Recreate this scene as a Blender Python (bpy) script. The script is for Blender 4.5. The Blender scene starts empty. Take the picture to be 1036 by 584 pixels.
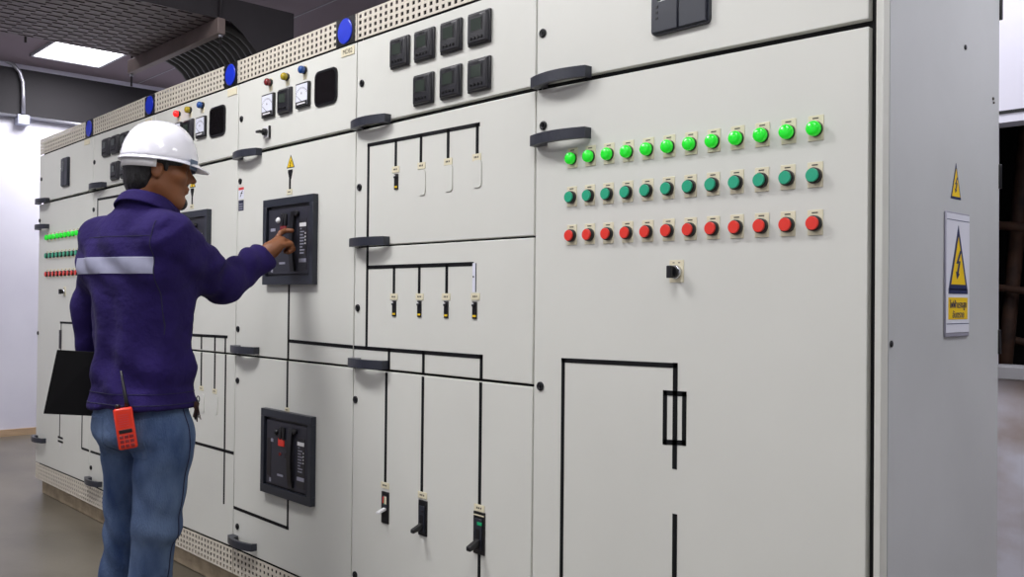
import bpy, bmesh, math, random
import numpy as np
from mathutils import Vector, Matrix
random.seed(7)
C = bpy.context.scene.collection
PI = math.pi
# ------------------------------------------------------------------ camera model (1036 x 584)
YAW, PIT, ROL, F = 0.81714, 0.010645, 0.0099026, 929.58
CAM = Vector((0, -1.8, 1.266))
def ray(px, py):
    u = (px-518)/F; v = -(py-292)/F
    c, s = math.cos(ROL), math.sin(ROL); u, v = c*u-s*v, s*u+c*v
    y = math.cos(PIT)-math.sin(PIT)*v; z = math.sin(PIT)+math.cos(PIT)*v; x = u
    return Vector((math.cos(YAW)*x-math.sin(YAW)*y, math.sin(YAW)*x+math.cos(YAW)*y, z))
def hit(px, py, ax, val):
    r = ray(px, py); return CAM + r*((val-CAM[ax])/r[ax])
def pf(px, py, y=0.0):                       # point on a plane parallel to the cabinet fronts
    h = hit(px, py, 1, y); return h.x, h.z
def P(px, py, Z): return CAM + ray(px, py)*Z  # a point at distance Z along the view
# ------------------------------------------------------------------ materials
def lin(c):
    if isinstance(c, str): c = [int(c[i:i+2], 16) for i in (0, 2, 4)]
    return [((x/255)/12.92 if x/255 <= .04045 else ((x/255+.055)/1.055)**2.4) for x in c] + [1]
MATS = {}
def mat(name, col, rough=.5, metal=0., coat=0., var=0., vscale=6., bump=0., bscale=60., emit=None, estr=0., spec=.5, sheen=0., col2=None, stretch=None):
    if name in MATS: return MATS[name]
    m = bpy.data.materials.new(name); m.use_nodes = True; nt = m.node_tree; b = nt.nodes['Principled BSDF']
    base = lin(col); b.inputs['Base Color'].default_value = base
    b.inputs['Roughness'].default_value = rough; b.inputs['Metallic'].default_value = metal
    b.inputs['Coat Weight'].default_value = coat; b.inputs['Specular IOR Level'].default_value = spec
    b.inputs['Sheen Weight'].default_value = sheen
    tc = nt.nodes.new('ShaderNodeTexCoord'); mp = nt.nodes.new('ShaderNodeMapping'); nt.links.new(tc.outputs['Object'], mp.inputs['Vector'])
    if stretch: mp.inputs['Scale'].default_value = stretch
    n = nt.nodes.new('ShaderNodeTexNoise'); n.inputs['Scale'].default_value = vscale; n.inputs['Detail'].default_value = 5
    nt.links.new(mp.outputs['Vector'], n.inputs['Vector'])
    mx = nt.nodes.new('ShaderNodeMix'); mx.data_type = 'RGBA'
    c2 = lin(col2) if col2 else [c*(1-var) for c in base[:3]]+[1]
    mx.inputs['A'].default_value = base; mx.inputs['B'].default_value = c2
    mr = nt.nodes.new('ShaderNodeMapRange'); mr.inputs[1].default_value = .35; mr.inputs[2].default_value = .7
    nt.links.new(n.outputs['Fac'], mr.inputs[0]); nt.links.new(mr.outputs[0], mx.inputs['Factor'])
    nt.links.new(mx.outputs['Result'], b.inputs['Base Color'])
    if bump:
        n2 = nt.nodes.new('ShaderNodeTexNoise'); n2.inputs['Scale'].default_value = bscale; n2.inputs['Detail'].default_value = 4
        nt.links.new(mp.outputs['Vector'], n2.inputs['Vector'])
        bp = nt.nodes.new('ShaderNodeBump'); bp.inputs['Strength'].default_value = bump; bp.inputs['Distance'].default_value = .01
        nt.links.new(n2.outputs['Fac'], bp.inputs['Height']); nt.links.new(bp.outputs['Normal'], b.inputs['Normal'])
    if emit:
        b.inputs['Emission Color'].default_value = lin(emit); b.inputs['Emission Strength'].default_value = estr
    MATS[name] = m; return m
M = dict(
 paint=mat('panel_paint', (218,219,211), .36, var=.05, vscale=2.2, bump=.02, bscale=400, spec=.4),
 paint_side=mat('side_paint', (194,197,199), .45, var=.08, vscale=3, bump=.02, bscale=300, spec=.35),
 post=mat('post_paint', (212,213,205), .45, var=.05),
 vent=mat('vent_paint', (212,205,190), .45, var=.05, vscale=9),
 dark=mat('interior_shade', (14,14,15), .8),  # near-black stands in for shade inside the cabinets and beyond the window
 gasket=mat('gasket_rubber', (16,17,19), .7),
 handle=mat('handle_plastic', (48,51,61), .38, var=.15, vscale=30),
 lock=mat('lock_metal', (24,25,28), .35, metal=.3),
 tape=mat('mimic_tape', (9,10,13), .6, spec=.25),
 plate=mat('name_plate', (226,219,190), .5, var=.04),
 legend=mat('legend_ink', (70,66,58), .6),
 bezel=mat('device_plastic', (37,37,42), .35, var=.12, vscale=40),
 bezel2=mat('breaker_frame', (40,44,54), .35, var=.1, vscale=20),
 acbface=mat('breaker_face', (46,46,56), .42, var=.12, vscale=12),
 black=mat('black_plastic', (18,18,21), .35),
 screen=mat('lcd_glass', (58,66,60), .12, spec=.7),
 gauge=mat('gauge_face', (225,228,240), .35),
 glass=mat('window_glass', (20,18,20), .08, spec=.8),
 chrome=mat('bright_metal', (210,212,216), .25, metal=.9),
 white=mat('white_plastic', (225,225,225), .4),
 lampgreen=mat('lit_green_lens', (30,215,50), .25, coat=.5, emit=(20,230,30), estr=.35),
 teal=mat('green_button', (32,168,128), .35, coat=.3),
 red=mat('red_button', (232,52,36), .35, coat=.3),
 lampred=mat('dark_red_lens', (120,18,22), .2, coat=.5),
 lampredon=mat('lit_red_lens', (240,40,40), .2, coat=.5, emit=(255,30,30), estr=1.0),
 lampyellow=mat('yellow_lens', (170,150,20), .2, coat=.5),
 lampblue=mat('blue_lens', (20,75,150), .2, coat=.5),
 fanblue=mat('blue_disc', (22,52,205), .35, coat=.3, var=.15, vscale=20),
 yellow=mat('warning_yellow', (238,200,30), .45),
 signwhite=mat('sign_white', (222,224,236), .4),
 signblue=mat('sign_navy', (42,50,92), .45),
 signgrey=mat('sign_backing', (150,150,165), .4),
 stred=mat('sticker_red', (215,60,60), .5),
 stblue=mat('sticker_navy', (40,46,66), .5),
 orange=mat('radio_orange', (228,50,16), .4, coat=.2, var=.06, vscale=60),
 greenlbl=mat('green_label', (20,170,110), .4),
 concrete=mat('plinth_concrete', (168,152,126), .85, var=.35, vscale=14, bump=.3, bscale=50),
 skin=mat('skin', (126,76,42), .55, var=.12, vscale=25, bump=.05, bscale=200),
 hair=mat('black_hair', (14,12,13), .45, bump=.6, bscale=180, stretch=(1,1,.25)),
 jacket=mat('jacket_cloth', (39,28,84), .9, var=.3, vscale=9, bump=.35, bscale=55, sheen=.02, spec=.15),
 reflective=mat('reflective_tape', (150,152,174), .5, var=.15, vscale=18, spec=.5),
 jeans=mat('denim', (98,118,150), .9, col2=(40,60,100), vscale=9, bump=.5, bscale=240, spec=.15, stretch=(1,1,.35)),
 jeansdark=mat('denim_seam', (30,28,60), .88, var=.2, vscale=40),
 helmet=mat('helmet_shell', (238,238,246), .22, coat=.5),
 bluegrey=mat('clip_plastic', (70,92,120), .4),
 leather=mat('shoe_leather', (30,26,24), .5),
 folder=mat('folder_vinyl', (7,7,9), .7, var=.1, spec=.2),
 tray=mat('tray_steel', (108,96,98), .5, metal=.35, var=.25, vscale=5),
 strut=mat('strut_steel', (122,108,104), .5, metal=.3, var=.2, vscale=8),
 sheet=mat('dark_sheet', (44,40,44), .5, metal=.2, var=.2, vscale=6),
 cable=mat('cable_jacket', (38,34,38), .4, var=.1),
 conduit=mat('conduit_steel', (170,170,180), .35, metal=.7),
 box=mat('junction_box', (190,194,214), .5),
 ceiling=mat('ceiling_tile', (132,120,126), .9, var=.06, vscale=1.5),
 wallw=mat('wall_paint', (224,224,236), .8, var=.08, vscale=1.2, col2=(208,207,222)),
 wallg=mat('wall_grey_paint', (42,40,44), .8, var=.15, vscale=1.5),
 stained=mat('stained_wall', (222,222,236), .8, col2=(176,160,156), vscale=3.2, stretch=(1,1,1.6)),
 skirting=mat('skirting_wood', (190,162,130), .7, var=.2, vscale=6, stretch=(1,1,8)),
 beam=mat('rusty_steel', (86,58,44), .7, col2=(40,30,28), vscale=8),
 frame=mat('window_frame', (160,160,166), .5),
 lamp=mat('lamp_diffuser', (255,255,255), .5, emit=(250,250,255), estr=6.0),
)
# floor: polished concrete with soft stains
def floor_mat():
    m = mat('polished_concrete', (118,111,98), .34, col2=(88,83,72), vscale=1.3, bump=.04, bscale=30, spec=.45, stretch=(1,1.6,1)); return m
M['floor'] = floor_mat()
# ------------------------------------------------------------------ mesh builder
class MB:
    def __init__(s): s.bm = bmesh.new(); s.mats = []
    def mi(s, m):
        if m not in s.mats: s.mats.append(m)
        return s.mats.index(m)
    def _add(s, vs, fs, m, smooth=False):
        i = s.mi(m); bv = [s.bm.verts.new(v) for v in vs]; out = []
        for f in fs:
            try: q = s.bm.faces.new([bv[k] for k in f])
            except ValueError: continue
            q.material_index = i; q.smooth = smooth; out.append(q)
        return bv, out
    def box(s, x0, x1, y0, y1, z0, z1, m, bev=0, seg=2):
        vs = [(x, y, z) for x in (x0, x1) for y in (y0, y1) for z in (z0, z1)]
        fs = [(0,1,3,2), (4,6,7,5), (0,4,5,1), (2,3,7,6), (0,2,6,4), (1,5,7,3)]
        return s.hexa(vs, fs, m, bev, seg)
    def hexa(s, vs, fs, m, bev=0, seg=2):
        bv, bf = s._add(vs, fs, m)
        if bev:
            es = list({e for f in bf for e in f.edges})
            r = bmesh.ops.bevel(s.bm, geom=es, offset=bev, segments=seg, profile=.5, affect='EDGES', clamp_overlap=True)
            i = s.mi(m)
            for f in r['faces']: f.material_index = i; f.smooth = True
    def quadslab(s, q, y0, y1, m, bev=0):      # q: four (x, z) tl tr br bl ; between y0 (front) and y1
        vs = [(x, y0, z) for x, z in q] + [(x, y1, z) for x, z in q]
        fs = [(0,3,2,1), (4,5,6,7), (0,1,5,4), (1,2,6,5), (2,3,7,6), (3,0,4,7)]
        s.hexa(vs, fs, m, bev)
    def prism(s, pts, y0, y1, m, smooth=False, axis='y'):
        n = len(pts)
        def v(p, t): return (p[0], t, p[1]) if axis == 'y' else ((p[0], p[1], t) if axis == 'z' else (t, p[0], p[1]))
        vs = [v(p, y0) for p in pts] + [v(p, y1) for p in pts]
        s._add(vs, [tuple(range(n)), tuple(range(2*n-1, n-1, -1))], m)
        s._add(vs, [(i, i+n, (i+1) % n+n, (i+1) % n) for i in range(n)], m, smooth)
    def strip(s, prof, z0, z1, m):             # closed xy profile given as two matched rails, extruded in z
        a, b = prof; n = len(a)
        vs = [(*p, z0) for p in a] + [(*p, z0) for p in b] + [(*p, z1) for p in a] + [(*p, z1) for p in b]
        fs = []
        for i in range(n-1):
            fs += [(i, i+1, n+i+1, n+i), (2*n+i, 3*n+i, 3*n+i+1, 2*n+i+1), (i, 2*n+i, 2*n+i+1, i+1), (n+i, n+i+1, 3*n+i+1, 3*n+i)]
        fs += [(0, n, 3*n, 2*n), (n-1, 3*n-1, 4*n-1, 2*n-1)]
        s._add(vs, fs, m)
    def lathe(s, prof, m, c=(0,0,0), ax='-y', n=20, smooth=True):   # prof: (r, h) along ax
        rings = []
        for r, h in prof:
            ring = []
            for k in range(n):
                a = 2*PI*k/n; p, q = r*math.cos(a), r*math.sin(a)
                v = {'-y': (p, -h, q), 'z': (p, q, h), 'x': (h, p, q)}[ax]
                ring.append((c[0]+v[0], c[1]+v[1], c[2]+v[2]))
            rings.append(ring)
        vs = [v for r in rings for v in r]; fs = []
        for i in range(len(prof)-1):
            for k in range(n):
                fs.append((i*n+k, i*n+(k+1) % n, (i+1)*n+(k+1) % n, (i+1)*n+k))
        bv, _ = s._add(vs, fs, m, smooth); i = s.mi(m)
        for ring in (bv[:n], bv[-n:]):
            f = s.bm.faces.new(ring); f.material_index = i
    def tube(s, pts, r, m, n=8):
        pts = [Vector(p) for p in pts]; rr = r if isinstance(r, (list, tuple)) else [r]*len(pts)
        up = None; vs = []
        for i, p in enumerate(pts):
            t = (pts[min(i+1, len(pts)-1)]-pts[max(i-1, 0)]).normalized()
            if up is None:
                up = Vector((0,0,1)) if abs(t.z) < .9 else Vector((1,0,0))
            a = t.cross(up).normalized(); b = t.cross(a).normalized(); up = -b if b.dot(up) < 0 else b
            a = t.cross(up).normalized()
            for k in range(n):
                an = 2*PI*k/n; vs.append(p+(a*math.cos(an)+up*math.sin(an))*rr[i])
        fs = [(i*n+k, i*n+(k+1) % n, (i+1)*n+(k+1) % n, (i+1)*n+k) for i in range(len(pts)-1) for k in range(n)]
        bv, _ = s._add(vs, fs, m, True); i = s.mi(m)
        for ring in (bv[:n], bv[-n:]):
            f = s.bm.faces.new(ring); f.material_index = i
    def rrect(s, cx, cz, w, h, r, y0, y1, m, n=5):
        pts = []
        for qx, qz, a0 in ((1,1,0), (-1,1,90), (-1,-1,180), (1,-1,270)):
            for k in range(n+1):
                a = math.radians(a0+90*k/n); pts.append((cx+qx*(w/2-r)+r*math.cos(a), cz+qz*(h/2-r)+r*math.sin(a)))
        s.prism(pts, y0, y1, m)
WLOC = {}
def finish(name, me, parent, loc, mats):
    for m in mats: me.materials.append(m)
    o = bpy.data.objects.new(name, me); C.objects.link(o); loc = Vector(loc); WLOC[o.name] = loc
    if parent: o.parent = parent; o.location = loc - WLOC[parent.name]
    else: o.location = loc
    return o
def obj(name, mb, parent=None, loc=None, label=None, local=False):
    """link mb as one mesh object; its verts are world coordinates unless local"""
    bm = mb.bm
    bmesh.ops.recalc_face_normals(bm, faces=bm.faces)
    if not local:
        if loc is None:
            lo = Vector([min(v.co[i] for v in bm.verts) for i in range(3)]); hi = Vector([max(v.co[i] for v in bm.verts) for i in range(3)])
            loc = (lo+hi)/2; 
            if parent is None: loc.z = lo.z
        bmesh.ops.translate(bm, verts=bm.verts, vec=-Vector(loc))
    me = bpy.data.meshes.new(name); bm.to_mesh(me); bm.free()
    o = finish(name, me, parent, loc or (0,0,0), mb.mats)
    if label: o['label'] = label
    return o
def inst(src, parent, loc, label=None, name=None):
    o = src.copy(); C.objects.link(o)
    if name: o.name = name
    WLOC[o.name] = Vector(loc); o.parent = parent; o.location = Vector(loc)-WLOC[parent.name] if parent else Vector(loc)
    if label: o['label'] = label
    elif 'label' in o: del o['label']
    return o
def empty(name, loc, label, cat, group=None):
    o = bpy.data.objects.new(name, None); C.objects.link(o); o.location = loc; WLOC[o.name] = Vector(loc); o.empty_display_size = .1
    return tag(o, label, cat, group)
def tag(o, label, cat, group=None):
    o['label'] = label; o['category'] = cat
    if group: o['group'] = group
    return o
def struct(name, mb, label=None):
    o = obj(name, mb); o['kind'] = 'structure'
    if label: o['label'] = label
    return o
def text_mb(mb, body, size, m, depth=.0006):
    """text standing on the XZ plane facing -y, centred at origin; returns verts added to mb"""
    cu = bpy.data.curves.new('t', 'FONT'); cu.body = body; cu.size = size; cu.align_x = 'CENTER'; cu.align_y = 'CENTER'; cu.extrude = depth/2; cu.resolution_u = 3
    o = bpy.data.objects.new('t', cu); C.objects.link(o); bpy.context.view_layer.update()
    me = bpy.data.meshes.new_from_object(o.evaluated_get(bpy.context.evaluated_depsgraph_get()))
    bpy.data.objects.remove(o); bpy.data.curves.remove(cu)
    vs = [(v.co.x, -v.co.z, v.co.y) for v in me.vertices]; fs = [tuple(p.vertices) for p in me.polygons]
    bpy.data.meshes.remove(me); return vs, fs
def add_text(mb, body, size, m, c, rot=0, sx=1.):
    vs, fs = text_mb(mb, body, size, m)
    if not vs: return
    R = Matrix.Rotation(rot, 3, 'Z')
    mb._add([R @ Vector((v[0]*sx, v[1], v[2])) + Vector(c) for v in vs], fs, m)
# ------------------------------------------------------------------ camera
cam = bpy.data.cameras.new('camera'); cam.sensor_fit = 'HORIZONTAL'; cam.sensor_width = 36; cam.lens = 36*F/1036
cam.clip_start = .05
co = bpy.data.objects.new('camera', cam); C.objects.link(co)
right = Vector((math.cos(YAW), math.sin(YAW), 0)); fw0 = Vector((-math.sin(YAW), math.cos(YAW), 0))
fwd = fw0*math.cos(PIT)+Vector((0,0,math.sin(PIT))); up = Vector((0,0,math.cos(PIT)))-fw0*math.sin(PIT)
R3 = Matrix((right, up, -fwd)).transposed() @ Matrix.Rotation(ROL, 3, 'Z')
co.matrix_world = Matrix.Translation(CAM) @ R3.to_4x4()
bpy.context.scene.camera = co
# ------------------------------------------------------------------ shared small devices (centred at origin, door surface y = 0)
def lib(name, fn):
    mb = MB(); fn(mb); bmesh.ops.recalc_face_normals(mb.bm, faces=mb.bm.faces)
    me = bpy.data.meshes.new(name); mb.bm.to_mesh(me); mb.bm.free()
    for m in mb.mats: me.materials.append(m)
    return me
def put(name, me, parent, loc, label=None):
    o = bpy.data.objects.new(name, me); C.objects.link(o); WLOC[o.name] = Vector(loc); o.parent = parent; o.location = Vector(loc)-WLOC[parent.name]
    if label: o['label'] = label
    return o
def button(capm, dome=False):
    def f(mb):
        mb.box(-.0165, .0165, -.002, 0, -.026, .024, M['plate'], .0006, 1)
        mb.box(-.007, .006, -.0024, -.0018, .017, .0195, M['legend'])
        if dome:
            mb.lathe([(.0155,.0), (.0155,.006), (.0148,.008)], M['lock'], n=20, c=(0,0,-.003))
            mb.lathe([(.0150,.006), (.0150,.014), (.0135,.0185), (.009,.021), (.002,.0222)], capm, n=20, c=(0,0,-.003))
        else:
            mb.lathe([(.0158,.0), (.0158,.011), (.0148,.0125), (.0132,.0125)], M['black'], n=20, c=(0,0,-.003))
            mb.lathe([(.0134,.010), (.0134,.0165), (.0125,.0178)], capm, n=20, c=(0,0,-.003))
        bmesh.ops.scale(mb.bm, vec=(1.08, 1, 1.08), verts=mb.bm.verts)
    return f
ME = {}
ME['lamp'] = lib('indicator_lamp', button(M['lampgreen'], True))
ME['start'] = lib('start_button', button(M['teal']))
ME['stop'] = lib('stop_button', button(M['red']))
def pilot(m):
    def f(mb):
        mb.box(-.013, .013, -.002, 0, -.034, .018, M['plate'], .0006, 1)
        mb.lathe([(.0155,0), (.0155,.008), (.0148,.010)], M['lock'], n=18)
        mb.lathe([(.015,.008), (.015,.02), (.013,.025), (.008,.028), (.001,.029)], m, n=18)
    return f
for k in ('lampred', 'lampredon', 'lampyellow', 'lampblue'): ME[k] = lib('pilot_lamp', pilot(M[k]))
def lockf(mb):
    mb.lathe([(.0125,0), (.0125,.004), (.0105,.0055), (.0068,.0055), (.0062,.0035)], M['lock'], n=20)
    mb.box(-.002, .002, -.0065, -.003, -.005, .005, M['black'])
ME['lock'] = lib('lock', lockf)
def handlef(L):
    def f(mb):
        n = 15; outer, inner = [], []
        for i in range(n):
            t = i/(n-1); x = t*L
            outer.append((x, -(.026+.022*math.sin(PI*t)**.9)))
            foot = t < .26 or t > .93
            inner.append((x, -.0005 if foot else -(.012+.020*math.sin(PI*t)**.9)))
        mb.strip((outer, inner), -.0145, .0145, M['handle'])
        bmesh.ops.bevel(mb.bm, geom=[e for e in mb.bm.edges if len(e.link_faces) == 2 and e.calc_face_angle(0) > 1.2 and min(v.co.y for v in e.verts) < -.02], offset=.0025, segments=2, affect='EDGES')
    return f
ME['handle'] = lib('handle', handlef(.205))
def selectorf(mb):
    mb.box(-.021, .021, -.002, 0, -.027, .027, M['plate'], .0006, 1)
    for x in (-.008, .008): mb.box(x-.003, x+.003, -.0024, -.0018, .0195, .0215, M['legend'])
    mb.lathe([(.0165,0), (.0165,.009), (.015,.012)], M['chrome'], n=20, c=(0,0,-.002))
    mb.lathe([(.0145,.011), (.014,.018), (.013,.02)], M['black'], n=20, c=(0,0,-.002))
    mb.box(-.0065, .0065, -.034, -.018, -.017, .013, M['black'], .002)
ME['selector'] = lib('selector_knob', selectorf)
def selector2f(mb):
    mb.box(-.024, .024, -.009, 0, -.024, .024, M['white'], .0015, 1)
    mb.box(.019, .0245, -.0095, -.001, -.0242, .0242, M['black'])
    mb.lathe([(.015,.009), (.014,.022), (.011,.024)], M['black'], n=18)
    mb.box(-.022, .008, -.044, -.022, -.005, .005, M['black'], .002)
ME['selector2'] = lib('changeover_knob', selector2f)
def dmeterf(mb):      # 96 x 96 power meter
    mb.box(-.050, .050, -.010, 0, -.050, .050, M['bezel'], .003)
    vs = [(-.047,-.010,-.047), (-.047,-.010,.047), (.047,-.010,-.047), (.047,-.010,.047), (-.040,-.019,-.043), (-.040,-.019,.040), (.040,-.019,-.043), (.040,-.019,.040)]
    mb.hexa(vs, [(0,1,3,2), (4,6,7,5), (0,4,5,1), (2,3,7,6), (0,2,6,4), (1,5,7,3)], M['bezel'], .003)
    mb.box(-.028, .028, -.0205, -.0185, -.012, .030, M['black'], .001, 1)
    mb.box(-.023, .023, -.0212, -.0200, -.008, .026, M['screen'])
    mb.box(-.012, .012, -.0202, -.0188, .034, .038, M['black'])
    for k in range(4):
        mb.lathe([(.0052,.018), (.0052,.0215), (.0045,.0225)], M['black'], n=10, c=(-.024+.016*k, 0, -.030))
ME['dmeter'] = lib('power_meter', dmeterf)
def ameterf(mb):      # analogue meter, white dial
    w = .047
    mb.box(-w, w, -.012, 0, -w, w, M['black'], .002)
    mb.box(-w+.006, w-.006, -.0132, -.0118, -w+.006, w-.006, M['gauge'])
    mb.box(-w+.006, w-.006, -.0150, -.013, -w+.006, -.024, M['black'], .001, 1)
    mb.box(-.030, .030, -.0154, -.0148, -.036, -.030, M['white'])
    for k in range(11):
        a = math.radians(140-k*10); c, s = math.cos(a), math.sin(a)
        mb.prism([(.045*c-.0008*s, -.022+.045*s+.0008*c), (.045*c+.0008*s, -.022+.045*s-.0008*c), (.052*c+.0008*s, -.022+.052*s-.0008*c), (.052*c-.0008*s, -.022+.052*s+.0008*c)], -.0138, -.0131, M['legend'])
    a = math.radians(146); c, s = math.cos(a), math.sin(a)
    mb.prism([(-.001*s, -.024+.001*c), (.001*s, -.024-.001*c), (.046*c+.0004*s, -.024+.046*s-.0004*c), (.046*c-.0004*s, -.024+.046*s+.0004*c)], -.0146, -.0138, M['black'])
    add_text(mb, 'A', .014, M['legend'], (0, -.0135, .006))
ME['ameter'] = lib('ammeter', ameterf)
def peepf(mb):        # dark rounded inspection window
    mb.rrect(0, 0, .150, .132, .026, -.006, 0, M['black'], 6)
    mb.rrect(0, 0, .132, .114, .020, -.0072, -.005, M['glass'], 6)
ME['peep'] = lib('inspection_window', peepf)
def triplate(mb):     # warning triangle with a flash, 60 mm
    def tri(r, y0, y1, m): mb.prism([(0, r), (-r*.87, -r*.5), (r*.87, -r*.5)], y0, y1, m)
    tri(.034, -.0008, 0, M['tape']); tri(.0275, -.0013, -.0007, M['yellow'])
    flash(mb, .024, -.0018, -.0012)
def flash(mb, h, y0, y1, m=None):
    p = [(.12,.5), (-.22,.02), (-.02,.02), (-.16,-.30), (-.26,-.26), (-.14,-.56), (.10,-.36), (0,-.33), (.18,.12), (.0,.12), (.28,.5)]
    mb.prism([(x*h, z*h) for x, z in p], y0, y1, m or M['tape'])
ME['tri'] = lib('warning_sticker', triplate)
def termf(mb):        # cable-end symbol above the breaker
    mb.prism([(-.017,.022), (-.017,.012), (-.006,-.016), (.006,-.016), (.017,.012), (.017,.022)], -.0012, 0, M['tape'])
ME['term'] = lib('cable_end_symbol', termf)
def platef(mb):
    mb.box(-.020, .020, -.0025, 0, -.0105, .0105, M['plate'], .0006, 1)
    for x, w in ((-.008,.004), (-.001,.005), (.007,.004)): mb.box(x-w/2, x+w/2, -.0029, -.0022, -.0025, .003, M['legend'])
ME['plate'] = lib('circuit_label', platef)
def mcbf(mb):         # miniature breaker in a slot
    mb.box(-.0095, .0095, -.004, .001, -.026, .026, M['black'], .0008, 1)
    mb.box(-.006, .004, -.010, -.003, .011, .018, M['bezel'], .001, 1)
    mb.box(-.006, .0085, -.0048, -.0038, -.0205, -.0145, M['yellow'])
    mb.box(-.007, -.002, -.0075, -.0035, .018, .0225, M['white'])
ME['mcb'] = lib('miniature_breaker', mcbf)
def blankf(mb):
    mb.rrect(0, 0, .038, .082, .011, -.0035, 0, M['paint'], 5)
ME['blank'] = lib('blanking_plate', blankf)
def mccbf(w, h, kind):
    def f(mb):
        mb.box(-w/2, w/2, -.004, .001, -h/2, h/2, M['black'], .0008, 1)
        if kind == 'small':
            mb.box(-w*.30, w*.34, -.006, -.003, h*.02, h*.38, M['bezel2'])
            mb.box(-w*.24, -w*.06, -.0066, -.0058, h*.14, h*.34, M['stred'])
            mb.box(-w*.0, w*.30, -.0066, -.0058, h*.12, h*.36, M['plate'])
            mb.box(-w*.05, w*.05, -.0066, -.0058, h*.10, h*.30, M['greenlbl'])
            vs = [(x, y, z) for x in (-w*.22, w*.22) for y, z in ((-.003,h*.0), (-.003,-h*.08), (-.034,-h*.10), (-.034,-h*.17))]
            mb.hexa(vs, [(0,1,3,2), (4,6,7,5), (0,4,5,1), (2,3,7,6), (0,2,6,4), (1,5,7,3)], M['white'], .002)
        else:
            mb.box(-w*.34, w*.30, -.007, -.003, -h*.40, h*.34, M['bezel2'], .001, 1)
            mb.box(-w*.20, w*.16, -.008, -.006, -h*.34, h*.10, M['black'])
            if kind == 'large':
                mb.box(-w*.46, w*.46, -.0052, -.0035, h*.41, h*.435, M['plate'])
                mb.box(-w*.05, w*.34, -.0085, -.0065, h*.20, h*.27, M['greenlbl'])
            else:
                mb.box(-w*.08, w*.22, -.0085, -.0065, h*.17, h*.23, M['sheet'])
            mb.box(-w*.1, w*.2, -.0085, -.0065, -h*.385, -h*.36, M['sheet'])
            vs = [(x, y, z) for x in (-w*.20, w*.20) for y, z in ((-.004,-h*.12), (-.004,-h*.30), (-.045,-h*.27), (-.045,-h*.38))]
            mb.hexa(vs, [(0,1,3,2), (4,6,7,5), (0,4,5,1), (2,3,7,6), (0,2,6,4), (1,5,7,3)], M['black'], .003)
    return f
ME['mccb_s'] = lib('moulded_breaker', mccbf(.040, .105, 'small'))
ME['mccb_m'] = lib('moulded_breaker', mccbf(.043, .112, 'mid'))
ME['mccb_l'] = lib('moulded_breaker', mccbf(.050, .125, 'large'))
def panelf(mb):       # flat programmable controller with two covers and a small screen
    mb.rrect(0, 0, .152, .150, .012, -.010, 0, M['bezel2'], 4)
    mb.box(-.072, -.002, -.016, -.009, -.071, .071, M['bezel2'], .003)
    mb.box(.000, .072, -.016, -.009, -.071, .071, M['bezel2'], .003)
    mb.box(-.056, -.006, -.0175, -.0155, .004, .058, M['screen'], .001, 1)
    mb.lathe([(.004,.015), (.004,.018)], M['white'], n=10, c=(-.064, 0, .020))
    for k in range(3): mb.box(-.060, -.054, -.0172, -.0155, -.010-.014*k, -.005-.014*k, M['black'])
ME['panel'] = lib('controller', panelf)
# ------------------------------------------------------------------ cabinets
def avgx(pts): return sum(pf(*p)[0] for p in pts)/len(pts)
SX = [avgx([(41,142), (38.7,240), (36.3,467)]), avgx([(94.7,137), (90.6,470)]), avgx([(157.6,115)]), avgx([(242.2,90), (240.7,158), (238.5,241.6), (237,370), (237,560)]),
      avgx([(361.9,50), (359.7,180), (356.6,370)]), avgx([(542.8,10), (541.2,275), (539.5,400), (537.5,520)]), avgx([(879.6,20), (880.5,150), (879,340), (876,584)])]
SEAMPX = [38.9, 93.5, 156.5, 239.5, 359, 541, 879.5]
def zs(pxs): return [pf(x, y)[1] for x, y in pxs]
ZU = zs([(39.3,206.5), (93.8,193.3), (156.8,178.2), (240.7,158.2), (360.4,130.9), (541.7,89.3), (879.5,22.6)])
ZB = zs([(41.3,157.5), (94.7,137.2), (157.6,114.8), (241.8,84.7), (362.3,41.4)]) + [2.160, 2.155]
ZT = zs([(41.1,141.6), (94,120.4), (156.8,94.2), (241,61.6), (360.5,13.9)]) + [2.262, 2.258]
ZM = [1.02, 1.02] + zs([(158,351.0), (237,358.7), (355,371.2), (538.6,390.4)]) + [1.02]
ZK = zs([(36.3,467.6), (90.5,490.3), (154,520.5), (236,554.5)]) + [.205, .205, .205]
ZKB = .10
G = .0030; HG = .0075
DEPTH = hit(1010, 300, 0, hit(899, 300, 1, .03).x).y-.004; TH = .020
DEPTHS = {}
GROUP = 'switchgear cabinets standing in one row'
cablab = ['end switchgear cabinet nearest the white wall, partly behind the black folder',
          'switchgear cabinet mostly hidden behind the worker, second from the white wall',
          'switchgear cabinet right behind the worker\'s face, with one lit red lamp on top',
          'switchgear cabinet with two large square breakers, the upper one touched by the worker',
          'switchgear cabinet with seven dark power meters above four-way branching black lines',
          'widest nearest switchgear cabinet with three rows of twelve green and red buttons']
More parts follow.
